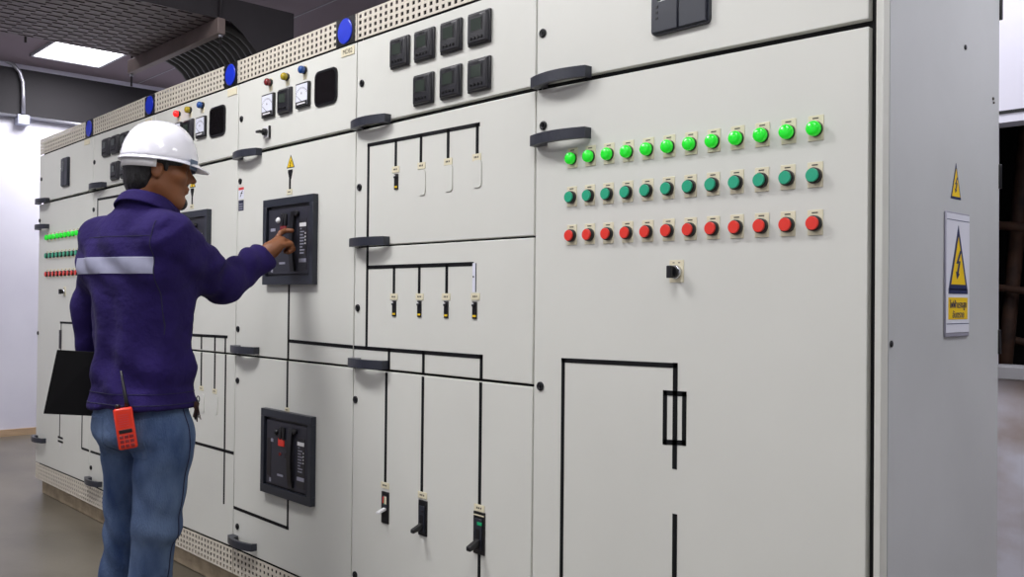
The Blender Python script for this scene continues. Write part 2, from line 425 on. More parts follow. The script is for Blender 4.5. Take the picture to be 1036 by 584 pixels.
def sheet(mb, co, off, m):
    """grid of points with the odd/odd cells left open, given real thickness and hole walls"""
    k = mb.mi(m); nx, ny = len(co), len(co[0]); bm = mb.bm
    A = [[bm.verts.new(c) for c in r] for r in co]; B = [[bm.verts.new(c+off) for c in r] for r in co]
    solid = lambda i, j: 0 <= i < nx-1 and 0 <= j < ny-1 and not (i % 2 and j % 2)
    for i in range(nx-1):
        for j in range(ny-1):
            if not solid(i, j): continue
            fs = [[A[i][j], A[i+1][j], A[i+1][j+1], A[i][j+1]], [B[i][j], B[i][j+1], B[i+1][j+1], B[i+1][j]]]
            if not solid(i-1, j): fs.append([A[i][j], A[i][j+1], B[i][j+1], B[i][j]])
            if not solid(i+1, j): fs.append([A[i+1][j+1], A[i+1][j], B[i+1][j], B[i+1][j+1]])
            if not solid(i, j-1): fs.append([A[i+1][j], A[i][j], B[i][j], B[i+1][j]])
            if not solid(i, j+1): fs.append([A[i][j+1], A[i+1][j+1], B[i+1][j+1], B[i][j+1]])
            for f in fs: bm.faces.new(f).material_index = k
def perforated(x0, x1, z0l, z1l, z0r, z1r, nrow, y=0.0):
    """sheet with real square holes; z given at the left and right ends"""
    mb = MB(); W = x1-x0; nc = max(4, int(W/.0305)); px = W/nc; hw = .0074
    xs = [x0]
    for i in range(nc):
        c = x0+px*(i+.5); xs += [c-hw, c+hw]
    xs.append(x1)
    ts = [0]
    for j in range(nrow):
        c = (j+.5+.12)/(nrow+.24)*1.0; hh = .0064/((z1l-z0l)); ts += [c-hh, c+hh]
    ts.append(1)
    grid = {}
    for i, x in enumerate(xs):
        a = (x-x0)/W; zl = z0l+(z0r-z0l)*a; zh = z1l+(z1r-z1l)*a
        for j, t in enumerate(ts): grid[i, j] = mb.bm.verts.new((x, y, zl+(zh-zl)*t))
    co = [[grid[i, j].co.copy() for j in range(len(ts))] for i in range(len(xs))]
    mb.bm.free(); mb.bm = bmesh.new()
    sheet(mb, co, Vector((0, .003, 0)), M['vent'])
    return mb
cabs = []; doors = {}
XS_SIDE = hit(899, 300, 1, .03).x
for u in range(6):
    x0, x1 = SX[u], SX[u+1]
    root = empty('switchgear_cabinet', ((x0+x1)/2, DEPTH/2, ZKB), cablab[u], 'cabinet', GROUP); cabs.append(root)
    # carcass: dark inside front, painted sides/top/back
    mb = MB(); ztop = min(ZT[u], ZT[u+1])-.004
    xl = x0+.002 if u else x0+.004; xr = x1-.002 if u < 5 else XS_SIDE-.002
    mb.box(xl, xr, .028, DEPTH, ZKB+.004, ztop, M['post'])
    o = obj('carcass', mb, root)
    mb = MB(); mb.box(xl+.004, x1-.006 if u < 5 else x1+.0115, .022, .0285, ZKB+.004, ztop-.002, M['dark'])  # near-black sheet paints the shade seen through door gaps and vent holes
    obj('shade_backing', mb, root, label='black backing sheet behind the doors, painted shade for the gaps')
    def door(nm, zl0, zl1, zr0, zr1, key):
        mb = MB(); a, b = x0+G, x1-G
        mb.quadslab([(a, zl1), (b, zr1), (b, zr0), (a, zl0)], 0, TH, M['paint'], .0025)
        d = obj(nm, mb, root); doors[u, key] = d; return d
    door('meter_door', ZU[u]+HG, ZB[u]-.004, ZU[u+1]+HG, ZB[u+1]-.004, 'U')
    if u in (0, 5):
        door('door', ZK[u]+.004, ZU[u]-HG, ZK[u+1]+.004, ZU[u+1]-HG, 'L')
    else:
        ml, mr = ZM[u], ZM[u+1]
        if u in (1, 4):
            z2 = 1.440 if u == 1 else (pf(393.5,248.1)[1]+pf(541.2,239.6)[1])/2
            door('door', z2+.003, ZU[u]-HG, z2+.003, ZU[u+1]-HG, 'A')
            door('door', ml+.0042, z2-.003, mr+.0042, z2-.003, 'M')
        else:
            door('door', ml+.0042, ZU[u]-HG, mr+.0042, ZU[u+1]-HG, 'M')
        door('door', ZK[u]+.004, ml-.0042, ZK[u+1]+.004, mr-.0042, 'L')
    # perforated bands
    mb = perforated(x0+G, x1-G, ZB[u]+.004, ZT[u], ZB[u+1]+.004, ZT[u+1], 4); obj('top_vent', mb, root)
    mb = perforated(x0+G, x1-G, ZKB, ZK[u]-.004, ZKB, ZK[u+1]-.004, 4); obj('kick_vent', mb, root)
    # blue fan disc at right end of the top band
    mb = MB(); zc = (ZB[u+1]+ZT[u+1])/2+.002; xc = x1-.072
    mb.box(xc-.060, xc+.060, -.003, -.0004, zc-.051, zc+.047, M['black'], .0006, 1)
    mb.lathe([(.046,.0028), (.046,.005), (.041,.0065)], M['fanblue'], c=(xc, 0, zc-.002), n=32)
    obj('vent_fan_cover', mb, root, label='round blue disc on black square')
# side panel, corner post gap on the nearest cabinet
root = cabs[5]
x1 = SX[6]
mb = MB(); mb.box(x1+.0125, XS_SIDE, .0, .030, ZKB, 2.262, M['post'], .002, 1); obj('corner_post', mb, root)
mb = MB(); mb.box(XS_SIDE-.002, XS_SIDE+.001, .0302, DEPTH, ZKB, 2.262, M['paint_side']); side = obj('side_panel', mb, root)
sy = lambda px, py, x=None: (lambda h: (h.y, h.z))(hit(px, py, 0, XS_SIDE if x is None else x))
for z in (2.0, 1.58, 1.17):
    mb = MB(); mb.box(XS_SIDE-.004, XS_SIDE+.006, DEPTH+.0002, DEPTH+.012, z-.03, z+.03, M['black'], .002); obj('hinge', mb, side)
for p, r in (((976,48), .006), ((901,348), .007), ((1004,100), .004), ((1004.5,104), .003)):
    y, z = sy(*p); mb = MB(); mb.lathe([(r,-.001), (r,.003), (r*.6,.004)], M['lock'] if r > .0055 else M['legend'], c=(XS_SIDE, y, z), ax='x', n=12); obj('screw', mb, side)
# warning stickers on the side panel
def side_tri(mb, y, z, w, h, x0, th, m_out, m_in, scale=.78, fl=True):
    mb.prism([(y, z+h/2), (y-w/2, z-h/2), (y+w/2, z-h/2)], x0, x0+th, m_out, axis='x')
    zz = z-h*.045
    mb.prism([(y, zz+h/2*scale), (y-w/2*scale, zz-h/2*scale), (y+w/2*scale, zz-h/2*scale)], x0+th, x0+th*1.6, m_in, axis='x')
    p = [(.12,.5), (-.22,.02), (-.02,.02), (-.16,-.30), (-.26,-.26), (-.14,-.56), (.10,-.36), (0,-.33), (.18,.12), (.0,.12), (.28,.5)]
    hh = h*.42; mb.prism([(y+a*hh, z-h*.10+b*hh) for a, b in p], x0+th*1.6, x0+th*2.1, m_out, axis='x')
ya, za = sy(961.2, 200.5); yb, zb = sy(971.5, 202.5); yt, zt = sy(966, 165)
mb = MB(); side_tri(mb, (ya+yb)/2, (za+zt)/2, abs(yb-ya), zt-za, XS_SIDE+.001, .0008, M['signblue'], M['yellow']); obj('warning_sticker', mb, side, label='small yellow high-voltage triangle sticker')
y0, z1a = sy(954.4, 213); y1, z1b = sy(978.5, 217.5); _, z0a = sy(954, 342.5); _, z0b = sy(977.6, 339)
z1 = (z1a+z1b)/2; z0 = (z0a+z0b)/2
sroot = empty('warning_sign', (XS_SIDE+.002, (y0+y1)/2, z0), 'tall white warning sign with yellow lightning triangle and Thai lettering on the cabinet side', 'sign')
X = XS_SIDE+.0016; w = y1-y0; h = z1-z0; yc = (y0+y1)/2
mb = MB(); mb.box(X, X+.004, y0, y1, z0, z1, M['signgrey'], .0015, 1); mb.box(X+.0038, X+.0048, y0+.003, y1-.003, z0+.010, z1-.004, M['signwhite'])
obj('board', mb, sroot)
for zz in (z1-h*.065, z0+h*.105): mb = MB(); mb.box(X+.0047, X+.0052, y0+.004, y1-.004, zz-.0008, zz+.0008, M['signblue']); obj('border_line', mb, sroot)
mb = MB(); side_tri(mb, yc, z0+h*.635, w*.80, h*.52, X+.0048, .0006, M['signblue'], M['yellow'], .74)
mb.box(X+.0048, X+.0054, yc-w*.40, yc+w*.40, z0+h*.345, z0+h*.385, M['signblue'])
obj('lightning_triangle', mb, sroot, label='yellow triangle with navy border and lightning flash')
mb = MB(); mb.box(X+.0048, X+.0053, yc-w*.40, yc+w*.40, z0+h*.14, z0+h*.315, M['yellow'])
obj('caption_panel', mb, sroot, label='yellow caption panel')
mb = MB()
add_text(mb, 'ไฟฟ้าแรงสูง', w*.16, M['signblue'], (X+.0057, yc, z0+h*.255), rot=PI/2, sx=.92)
add_text(mb, 'อันตราย', w*.15, M['signblue'], (X+.0057, yc, z0+h*.175), rot=PI/2)
if len(mb.bm.verts): obj('lettering', mb, sroot)

def D(u, key): return doors[u, key]
def at(px, py, yp=0): x, z = pf(px, py, yp); return (x, 0, z)
def seg(mb, a, b, w=.0125, ext=True):
    """black tape between two (x, z) points"""
    ax, az = a; bx, bz = b; d = Vector((bx-ax, bz-az)); L = d.length; d /= L; n = Vector((-d[1], d[0]))*w/2
    e = d*(w/2) if ext else d*0
    pts = [(ax-e[0]+n[0], az-e[1]+n[1]), (bx+e[0]+n[0], bz+e[1]+n[1]), (bx+e[0]-n[0], bz+e[1]-n[1]), (ax-e[0]-n[0], az-e[1]-n[1])]
    mb.prism(pts, -.0011, .0002, M['tape'])
def mimic(u, key, segs, w=.0125):
    L = []
    for s in segs:
        a, b = pf(*s[0]), pf(*s[1])
        if len(s) > 2 and s[2] == 'v': m = (a[0]+b[0])/2; a = (m, a[1]); b = (m, b[1])
        L.append((a, b, s[3] if len(s) > 3 else w))
    lines(u, key, L)
def lines(u, key, L):
    c0, c1 = SX[u]+.010, SX[u+1]-.010; L = [((min(max(a[0], c0), c1), a[1]), (min(max(b[0], c0), c1), b[1]), w) for a, b, w in L]
    def near(p, s):
        a, b = Vector(s[0]), Vector(s[1]); d = b-a; t = min(1, max(0, (Vector(p)-a).dot(d)/d.length_squared)); return (Vector(p)-a-d*t).length < .02
    g = list(range(len(L)))
    for i in range(len(L)):
        for j in range(i):
            if any(near(p, L[j]) for p in L[i][:2]) or any(near(p, L[i]) for p in L[j][:2]):
                a, b = g[i], g[j]; g = [b if x == a else x for x in g]
    for k in sorted(set(g)):
        mb = MB()
        for i, (a, b, w) in enumerate(L):
            if g[i] == k: seg(mb, a, b, w)
        obj('mimic_line', mb, D(u, key), label='black mimic diagram line')
def lock(u, key, px, py): x, _, z = at(px, py, -.004); put('lock', ME['lock'], D(u, key), (max(x, SX[u]+.018), 0, z))
def handle(u, key, pxl, py, pxr=None):
    x, z = pf(pxl, py, -.028); x = SX[u]+.004
    z = pf(pxl+ (8 if u < 2 else 25), py, -.04)[1]
    put('handle', ME['handle'], D(u, key), (x, 0, z))
def scaled(nm, me, u, key, c, sx=1, sz=1, label=None, sy_=1):
    o = put(nm, me, D(u, key), c, label); o.scale = (sx, sy_, sz); return o
# ---- cabinet 6 (nearest): controller, lamps, buttons, selector
cx, cz = pf(687, 3, -.012); w_ = pf(715.3, 10, -.012)[0]-pf(657, 10, -.012)[0]
o = scaled('controller', ME['panel'], 5, 'U', (cx, 0, pf(687, 29, -.012)[1]+.073), w_/.152, 1, 'dark flat controller with small green screen')
lock(5, 'L', 546, 391); lock(5, 'U', 548.5, 33.5); lock(5, 'L', 549, 127)
handle(5, 'U', 541, 75.5); handle(5, 'L', 541, 136.5)
BX = [574.5,593,611.5,631.5,652.5,673.5,695.5,719,743,767.5,793.5,820.8]
names = [('indicator_lamp', 'lamp', 'lit green indicator lamp'), ('push_button', 'start', 'green push button'), ('push_button', 'stop', 'red push button')]
for (n_, k, lab), ya_, yb_, ym, pr in zip(names, (159.8, 199.2, 238.1), (129.3, 177, 225.6), (145.6, 187.8, 231.2), (-.02, -.017, -.017)):
    xa, za_ = pf(574.5, ya_, pr); xb, zb_ = pf(820.9, yb_, pr)
    for i in range(12):
        t = i/11; put(n_, ME[k], D(5, 'L'), (xa+(xb-xa)*t, 0, za_+(zb_-za_)*t+.003), lab)
put('selector_knob', ME['selector'], D(5, 'L'), at(684, 274.5, -.003), 'black selector knob on cream plate')
mimic(5, 'L', [((569.8,364.6), (568.0,600), 'v'), ((569.8,364.6), (683.2,370)), ((683.2,370), (682.8,472), 'v', .0135), ((682.8,523), (682.3,600), 'v', .0135),
   ((673,397.5), (672.6,447.5), 'v'), ((692.6,399), (692.0,448.5), 'v'), ((673,397.5), (692.6,398.8)), ((672.6,447.3), (692,448.3))], .0120)
# ---- cabinet 5: power meters and feeder diagram
for px, py in ((403,52.7), (428,45.1), (455,36.6), (483.5,28), (427,90.1), (454.5,82.8), (483.3,75.4)):
    put('power_meter', ME['dmeter'], D(4, 'U'), at(px, py, -.012))
lock(4, 'U', 365.5, 84.3); lock(4, 'A', 363, 189.6); lock(4, 'M', 361.2, 311.7); lock(4, 'L', 358.2, 404.4); lock(4, 'L', 358.5, 582)
handle(4, 'U', 358, 119); handle(4, 'A', 355, 243.5); handle(4, 'L', 353.5, 369.5)
mimic(4, 'A', [((372.9,147), (372.2,243.5), 'v'), ((372.9,147), (484.2,126)), ((400.6,143), (400.6,169), 'v'), ((426,138), (426.1,165), 'v'), ((453.5,133), (453.5,161), 'v'), ((483.2,127), (482.8,157), 'v')])
mimic(4, 'M', [((372.2,250), (370.6,351), 'v'), ((372.1,270.6), (478,267.2)), ((398.7,271), (398.7,298), 'v'), ((424.3,270), (424.3,298), 'v'), ((452,269), (452,298), 'v'),
   ((356.8,351.3), (486.8,361.1)), ((393.8,354), (393.5,372), 'v'), ((428.6,357), (428.3,376), 'v'), ((487.2,361), (486.8,381.5), 'v')])
mimic(4, 'L', [((391.2,379), (389.8,488), 'v'), ((427.4,383), (427.4,498), 'v'), ((486.4,389), (485.4,511), 'v'), ((485,562), (484.4,610), 'v')])
for px, py in ((400.6,171.5), (426.7,167.7), (453.6,163.6), (482.6,159.2)): put('circuit_label', ME['plate'], D(4, 'A'), at(px, py))
put('miniature_breaker', ME['mcb'], D(4, 'A'), at(401.3, 184), 'black miniature breaker')
for px, py in ((427,184.8), (454.2,180.5), (483.2,176)): put('blanking_plate', ME['blank'], D(4, 'A'), at(px, py))
for px, py in ((398.8,300.4), (424.9,300.4), (451.6,300.4), (481.2,300.2)): put('circuit_label', ME['plate'], D(4, 'M'), at(px, py))
for px, py in ((399.2,312.3), (424.7,312.8), (451.8,313.4), (480.6,314)): put('miniature_breaker', ME['mcb'], D(4, 'M'), at(px, py), 'black miniature breaker')
mb = MB(); x, z = pf(480, 281.5); mb.box(x-.008, x+.006, -.0012, .0002, z-.042, z+.045, M['signwhite']); mb.box(x+.006, x+.0085, -.0016, .0002, z-.042, z+.045, M['gasket']); mb.lathe([(.003,0), (.003,.002)], M['lock'], c=(x-.003, 0, z+.004), n=8)
obj('blank_strip', mb, D(4, 'M'), label='pale vertical strip where a line is missing')
for (px, py), k in (((389.9,491.3), 'mccb_s'), ((427.7,501.2), 'mccb_m'), ((485.2,514.2), 'mccb_l')):
    scaled('circuit_label', ME['plate'], 4, 'L', at(px, py), 1.15, 1.0)
put('moulded_breaker', ME['mccb_s'], D(4, 'L'), at(390.2, 513.6), 'small black breaker with white toggle')
put('moulded_breaker', ME['mccb_m'], D(4, 'L'), at(428.2, 524.2), 'black breaker with black toggle')
put('moulded_breaker', ME['mccb_l'], D(4, 'L'), at(485.3, 539.5), 'large black breaker with green label')
# ---- breaker assembly used on cabinets 3 and 4
def breaker(root, xc, zc, w, h, label, red=False, side_strip=False):
    B = bpy.data.objects.new('air_circuit_breaker', None)
    mb = MB(); w2, h2 = w/2, h/2; fb = .030
    # frame: four bevelled bars
    mb.box(xc-w2, xc+w2, -.022, .0, zc+h2-fb, zc+h2, M['bezel2'], .0006, 1); mb.box(xc-w2, xc+w2, -.022, .0, zc-h2, zc-h2+fb*1.1, M['bezel2'], .0006, 1)
    mb.box(xc-w2, xc-w2+fb*.85, -.022, .0, zc-h2+fb*1.1, zc+h2-fb, M['bezel2'], .0006, 1); mb.box(xc+w2-fb*.85, xc+w2, -.022, .0, zc-h2+fb*1.1, zc+h2-fb, M['bezel2'], .0006, 1)
    br = obj('breaker_frame', mb, root, label=label)
    mb = MB(); iw = w2-fb*.85; ih = h2-fb
    mb.box(xc-iw, xc+iw, -.008, -.0004, zc-ih, zc+ih, M['black'])
    mb.box(xc-iw+.012, xc+iw-.012, -.016, -.0075, zc-ih+.010, zc+ih-.012, M['acbface'], .002)
    obj('breaker_face', mb, br)
    X0, X1, Z0, Z1 = xc-iw+.012, xc+iw-.012, zc-ih+.010, zc+ih-.012; W = X1-X0; H = Z1-Z0
    q = lambda a, b: (X0+W*a, Z1-H*b)
    mb = MB(); xa, _ = q(.61, 0); xb, _ = q(.70, 0); n = 14; outer, inner = [], []
    for i in range(n):
        t = i/(n-1); z = Z1-H*(.06+.90*t); outer.append((z, -(.024+.010*math.sin(PI*t)**.7))); inner.append((z, -.016 if (t < .08 or t > .92) else -(.017+.007*math.sin(PI*t)**.7)))
    vs = []; fs = []
    pr = [(y, z) for z, y in outer] + [(y, z) for z, y in reversed(inner)]
    mb.prism(pr, xa, xb, M['black'], axis='x')
    x, z = q(.74, .10); mb.lathe([(.011,.016), (.011,.026), (.008,.028)], M['black'], c=(x, 0, z), n=14)
    obj('charging_handle', mb, br, label='black curved charging lever')
    mb = MB(); x, z = q(.26, .17); mb.lathe([(.012,.0155), (.012,.020), (.008,.022), (.007,.026)], M['white'] if not red else M['lock'], c=(x, 0, z), n=16); obj('key_switch', mb, br)
    for a in (.38, .455): mb = MB(); x, z = q(a, .17); mb.box(x-.0085, x+.0085, -.024, -.0155, z-.024, z+.024, M['black'], .0015, 1); obj('indicator_shutter', mb, br)
    mb = MB(); x, z = q(.40, .31); mb.box(x-.022, x+.022, -.022, -.0155, z-.015, z+.015, M['red'] if red else M['lampred'], .0015, 1); obj('trip_button', mb, br, label='red trip button' if red else 'dark red trip button')
    for a, b_ in ((.52,.31), (.52,.50)): mb = MB(); x, z = q(a, b_); mb.box(x-.012, x+.012, -.020, -.0155, z-.012, z+.012, M['sheet'], .001, 1); obj('breaker_button', mb, br)
    mb = MB(); x, z = q(.12, .31); mb.box(x-.018, x+.018, -.0172, -.0155, z-.006, z+.006, M['signgrey'])
    obj('rating_label', mb, br); mb = MB(); x, z = q(.36, .50); mb.lathe([(.007,.0155), (.007,.020)], M['lampred'], c=(x, 0, z), n=10); obj('signal_lamp', mb, br)
    mb = MB(); x, z = q(.36, .83); mb.box(x-.022, x+.022, -.0168, -.0155, z-.004, z+.004, M['signgrey'])
    obj('maker_label', mb, br); mb = MB(); x, z = q(.10, .93); mb.box(x-.004, x+.008, -.0168, -.0155, z-.010, z+.006, M['signgrey']); obj('rating_label', mb, br)
    mb = MB(); x, z = q(.86, .50); mb.box(x-.028, x+.030, -.0175, -.0155, Z0+H*.06, Z1-H*.18, M['bezel'])
    x, z = q(.865, .27); mb.box(x-.024, x+.024, -.0182, -.0172, z-.007, z+.007, M['white'])
    for k in range(9):
        x, z = q(.80, .33+.045*k); ww = (.012, .03, .022, .034, .026, .03, .018, .034, .03)[k]
        mb.box(x, x+ww, -.0180, -.0173, z-.0022, z+.0022, M['signgrey'])
    for k in range(4): x, z = q(.93, .40+.05*k); mb.lathe([(.003,.0172), (.003,.019)], M['white'], c=(x, 0, z), n=8)
    x, z = q(.865, .80); mb.box(x-.026, x+.026, -.0180, -.0173, z-.007, z+.007, M['signgrey'])
    obj('protection_unit', mb, br, label='grey settings strip with white lettering')
    if side_strip:
        mb = MB(); x, z = q(.07, .5); mb.box(x-.014, x+.016, -.0175, -.0158, Z0+H*.12, Z0+H*.72, M['sheet'], .001, 1); obj('face_strip', mb, br)  # grey strip down the left of the breaker face
    return br
xa, _ = pf(265.6, 245, -.022); xb, _ = pf(321.6, 242, 0); _, zb_ = pf(293, 288, -.022); _, zt_ = pf(293, 199.2, -.022)
AW, AH = xb-xa, zt_-zb_
breaker(cabs[3], (xa+xb)/2, (zt_+zb_)/2, AW, AH, 'upper square breaker the worker points at')
OFF = (xa+xb)/2-SX[3]; ZC1 = (zt_+zb_)/2
xa, _ = pf(263.4, 455, -.022); xb, _ = pf(319.6, 469, 0); _, zb_ = pf(291, 506, -.022); _, zt_ = pf(291, 417.8, -.022)
breaker(cabs[3], (xa+xb)/2, (zt_+zb_)/2, AW, zt_-zb_, 'lower square breaker with bright red button', red=True, side_strip=True); ZC2 = (zt_+zb_)/2; AH2 = zt_-zb_
XC3 = pf(213.9, 235, 0)[0]-AW/2
breaker(cabs[2], XC3, ZC1, AW, AH, 'square breaker partly hidden by the worker\'s shoulder')
# ---- cabinet 4 details
for u, pts in ((3, dict(r=(270.1,83), y=(286.9,77.3), b=(304.6,70.4), a1=(270.2,106.8), d=(287,102), a2=(305.2,96), win=(329.5,88.3), sel=(267.5,134.2))),):
    put('pilot_lamp', ME['lampred'], D(3, 'U'), at(*pts['r'], -.018), 'dark red pilot lamp'); put('pilot_lamp', ME['lampyellow'], D(3, 'U'), at(*pts['y'], -.018), 'yellow pilot lamp'); put('pilot_lamp', ME['lampblue'], D(3, 'U'), at(*pts['b'], -.018), 'blue pilot lamp')
    scaled('ammeter', ME['ameter'], 3, 'U', at(*pts['a1'], -.012)); put('power_meter', ME['dmeter'], D(3, 'U'), at(*pts['d'], -.012)); scaled('ammeter', ME['ameter'], 3, 'U', at(*pts['a2'], -.012))
    scaled('inspection_window', ME['peep'], 3, 'U', at(*pts['win'], -.004), 1.0, 1.0)
    put('changeover_knob', ME['selector2'], D(3, 'U'), at(270, 134, -.005), 'black rotary switch on white base')
ref = {k: pf(*p)[0]-SX[3] for k, p in dict(r=(270.1,83), y=(286.9,77.3), b=(304.6,70.4), a1=(270.2,106.8), d=(287,102), a2=(305.2,96), win=(329.5,88.3)).items()}
lock(3, 'U', 243.8, 120.3); lock(3, 'M', 242.6, 183.5); lock(3, 'M', 240.2, 333); lock(3, 'L', 239.8, 385.3); lock(3, 'L', 239.6, 533)
handle(3, 'U', 238, 151); handle(3, 'M', 235, 356); handle(3, 'L', 234.5, 559.5)
put('warning_sticker', ME['tri'], D(3, 'M'), at(294.2, 165.5), 'yellow high-voltage triangle sticker'); put('cable_end_symbol', ME['term'], D(3, 'M'), at(293.8, 177.5))
scaled('circuit_label', ME['plate'], 3, 'M', at(293.2, 194.3), 1.0, 1.0)
mimic(3, 'M', [((293.6,181), (293.3,191.5), 'v'), ((292.3,288), (291.9,362), 'v'), ((292.3,345), (357.2,351.2))])
mimic(3, 'L', [((290.9,367), (290.7,412.5), 'v'), ((291.2,507), (291.2,534.5), 'v'), ((236.8,513.5), (291.2,534.6))])
scaled('circuit_label', ME['plate'], 3, 'L', at(290.8, 414.9), .85, .9)
def sticker(u, key, px, py, w, h, top, body, lab):
    mb = MB(); x, z = pf(px, py); mb.box(x-w/2, x+w/2, -.0008, .0002, z-h/2, z+h/2, body); mb.box(x-w/2, x+w/2, -.0011, .0, z+h*.28, z+h/2, top)
    if body is M['signwhite']:
        mb.prism([(x-w*.2, z-h*.3), (x-w*.12, z-h*.34), (x+w*.3, z+h*.2), (x+w*.22, z+h*.24)], -.0012, -.0006, M['tape']); mb.box(x-w*.1, x+w*.25, -.0012, -.0006, z-h*.05, z+h*.03, M['tape'])
    else:
        for k in range(3): mb.box(x-w*.35, x+w*.35, -.0012, -.0006, z-h*.35+k*h*.22, z-h*.27+k*h*.22, M['signgrey'])
    obj('safety_sticker', mb, D(u, key), label=lab)
sticker(3, 'M', 244.2, 195.5, .045, .048, M['stred'], M['signwhite'], 'white safety sticker with red top')
sticker(3, 'M', 244.0, 208, .045, .044, M['stblue'], M['stblue'], 'dark blue lettered sticker')
def nameplate(u, px, py, text=None):
    mb = MB(); x, z = pf(px, py); x = min(x, SX[u+1]-.055); mb.box(x-.042, x+.042, -.003, 0, z-.0155, z+.0155, M['plate'], .0008, 1)
    if text: add_text(mb, text, .024, M['legend'], (x, -.0034, z))
    obj('name_plate', mb, D(u, 'U'), label='cream name plate' + (' lettered ' + text if text else ''))
nameplate(3, 352.8, 52, 'MDB2'); nameplate(2, 235.3, 93); nameplate(1, 150.5, 123.5); nameplate(0, 88.3, 143.7)
# ---- cabinet 3 (behind the worker's head): same layout as cabinet 4
du = SX[2]
for k, me, nm, px, py, pr, lab in (('r','lampredon','pilot_lamp',177.7,115.1,-.018,'lit red pilot lamp'), ('y','lampyellow','pilot_lamp',189.1,111,-.018,'yellow pilot lamp'), ('b','lampblue','pilot_lamp',201.6,106.2,-.018,'blue pilot lamp'),
      ('a1','ameter','ammeter',178.2,134.5,-.012,None), ('d','dmeter','power_meter',189.5,132,-.012,None), ('a2','ameter','ammeter',202.2,128.6,-.012,None), ('w','peep','inspection_window',219.8,122.8,-.004,None)):
    put(nm, ME[me], D(2, 'U'), at(px, py, pr), lab)
put('changeover_knob', ME['selector2'], D(2, 'U'), (SX[2]+(pf(270,134)[0]-SX[3]), 0, pf(270,134)[1]), 'black rotary switch on white base')
for key, dz in (('U', .06), ('M', .06)):
    put('lock', ME['lock'], D(2, key), (SX[2]+.03, 0, (ZU[2]+.12) if key == 'U' else ZU[2]-.08))
put('lock', ME['lock'], D(2, 'L'), (SX[2]+.03, 0, .30)); put('lock', ME['lock'], D(2, 'L'), (SX[2]+.03, 0, .95))
for key, z in (('U', ZU[2]+.03), ('M', ZM[2]+.012), ('L', ZK[2]+.03)): put('handle', ME['handle'], D(2, key), (SX[2]+.004, 0, z))
put('warning_sticker', ME['tri'], D(2, 'M'), at(195, 186), 'yellow high-voltage triangle sticker'); put('cable_end_symbol', ME['term'], D(2, 'M'), at(194.6, 195.5)); put('circuit_label', ME['plate'], D(2, 'M'), at(194.2, 209.3))
mimic(2, 'M', [((194.5,198), (194.4,206.5), 'v'), ((175,338), (229.6,341)), ((228.2,341), (228,355.5), 'v'), ((204,340), (203.9,352), 'v'), ((217.6,340.5), (217.5,354), 'v')])
mimic(2, 'L', [((227.7,360), (227.3,509), 'v'), ((203.8,358), (203.7,391), 'v'), ((217.4,359), (217.3,393), 'v'), ((170,440.5), (236.2,458.6))])
put('circuit_label', ME['plate'], D(2, 'L'), at(204, 393)); put('circuit_label', ME['plate'], D(2, 'L'), at(217.3, 396))
for px, py in ((205,408), (218.6,410)): put('blanking_plate', ME['blank'], D(2, 'L'), at(px, py))
# ---- cabinet 2: meters like cabinet 5, mostly behind the worker
for px, py in ((106.5,149), (115.5,146), (125.3,143), (135.6,139.8), (115.3,172.8), (125,170.5), (135.3,168)):
    put('power_meter', ME['dmeter'], D(1, 'U'), at(px, py, -.012))
lock(1, 'U', 93.6, 164.7); lock(1, 'A', 93.6, 212.4); lock(1, 'L', 91.5, 473.4); put('lock', ME['lock'], D(1, 'M'), (SX[1]+.03, 0, 1.25))
handle(1, 'U', 88, 187.5); handle(1, 'L', 87.5, 491)
for key, z in (('A', 1.46), ('M', 1.04)): put('handle', ME['handle'], D(1, key), (SX[1]+.004, 0, z))
def shift(px, py): x, z = pf(px, py); return SX[1]+(x-SX[4]), z
def mimic_w(u, key, segs):
    lines(u, key, [(a, b, .0125) for a, b in segs])
mimic_w(1, 'A', [(shift(372.5,147), shift(372.2,243)), (shift(372.5,147), shift(484,126))])
mimic_w(1, 'M', [(shift(372.2,250), shift(370.6,351)), (shift(372.1,270.6), shift(478,267.2)), (shift(370.5,352), shift(486.8,361))])
mimic(1, 'L', [((103.4,440), (103.2,460.5), 'v'), ((92,457.0), (103.2,460.6)), ((103.4,372), (103.4,440), 'v')])
# ---- cabinet 1 (far end)
put('controller', ME['panel'], D(0, 'U'), at(65.2, 174, -.012), 'dark upright controller').scale = (.80, 1, 1.15)
lock(0, 'U', 41.5, 181.4); lock(0, 'L', 39.8, 223.4); lock(0, 'L', 37.3, 337)
handle(0, 'U', 36.5, 202); handle(0, 'L', 34.6, 228.8)
x, z = pf(40, 446.5, -.035); put('handle', ME['handle'], D(0, 'L'), (SX[0]+.004, 0, z))
for (n_, k, lab), ya_, yb_, pr in zip(names, (240.3, 258.7, 277.4), (233.5, 254.4, 275.0), (-.02, -.017, -.017)):
    xa, za_ = pf(45.3, ya_, pr); xb, zb_ = pf(89.4, yb_, pr); xb = min(xb, SX[1]-.026)
    for i in range(12):
        t = i/11; put(n_, ME[k], D(0, 'L'), (xa+(xb-xa)*t, 0, za_+(zb_-za_)*t+.003), lab)
put('selector_knob', ME['selector'], D(0, 'L'), at(65, 294.8, -.003), 'black selector knob on cream plate')
mimic(0, 'L', [((61.3,326.4), (61.1,441), 'v', .012), ((61.3,326.4), (84.5,327.5)), ((83.9,327.5), (83.4,453.5), 'v'), ((83.4,453.8), (91.2,456.6))])
mb = MB()
x, z0_ = pf(61.2, 353); _, z1_ = pf(61.2, 334); mb.box(x-.020, x+.020, -.004, .0, z0_, z1_, M['sheet'], .001, 1); obj('fuse_symbol', mb, D(0, 'L'), label='grey upright bar on the line')
mb = MB()
for py in (443, 447): x, z = pf(61.2, py); mb.box(x-.045, x+.045, -.0012, .0002, z-.006, z+.006, M['tape'])
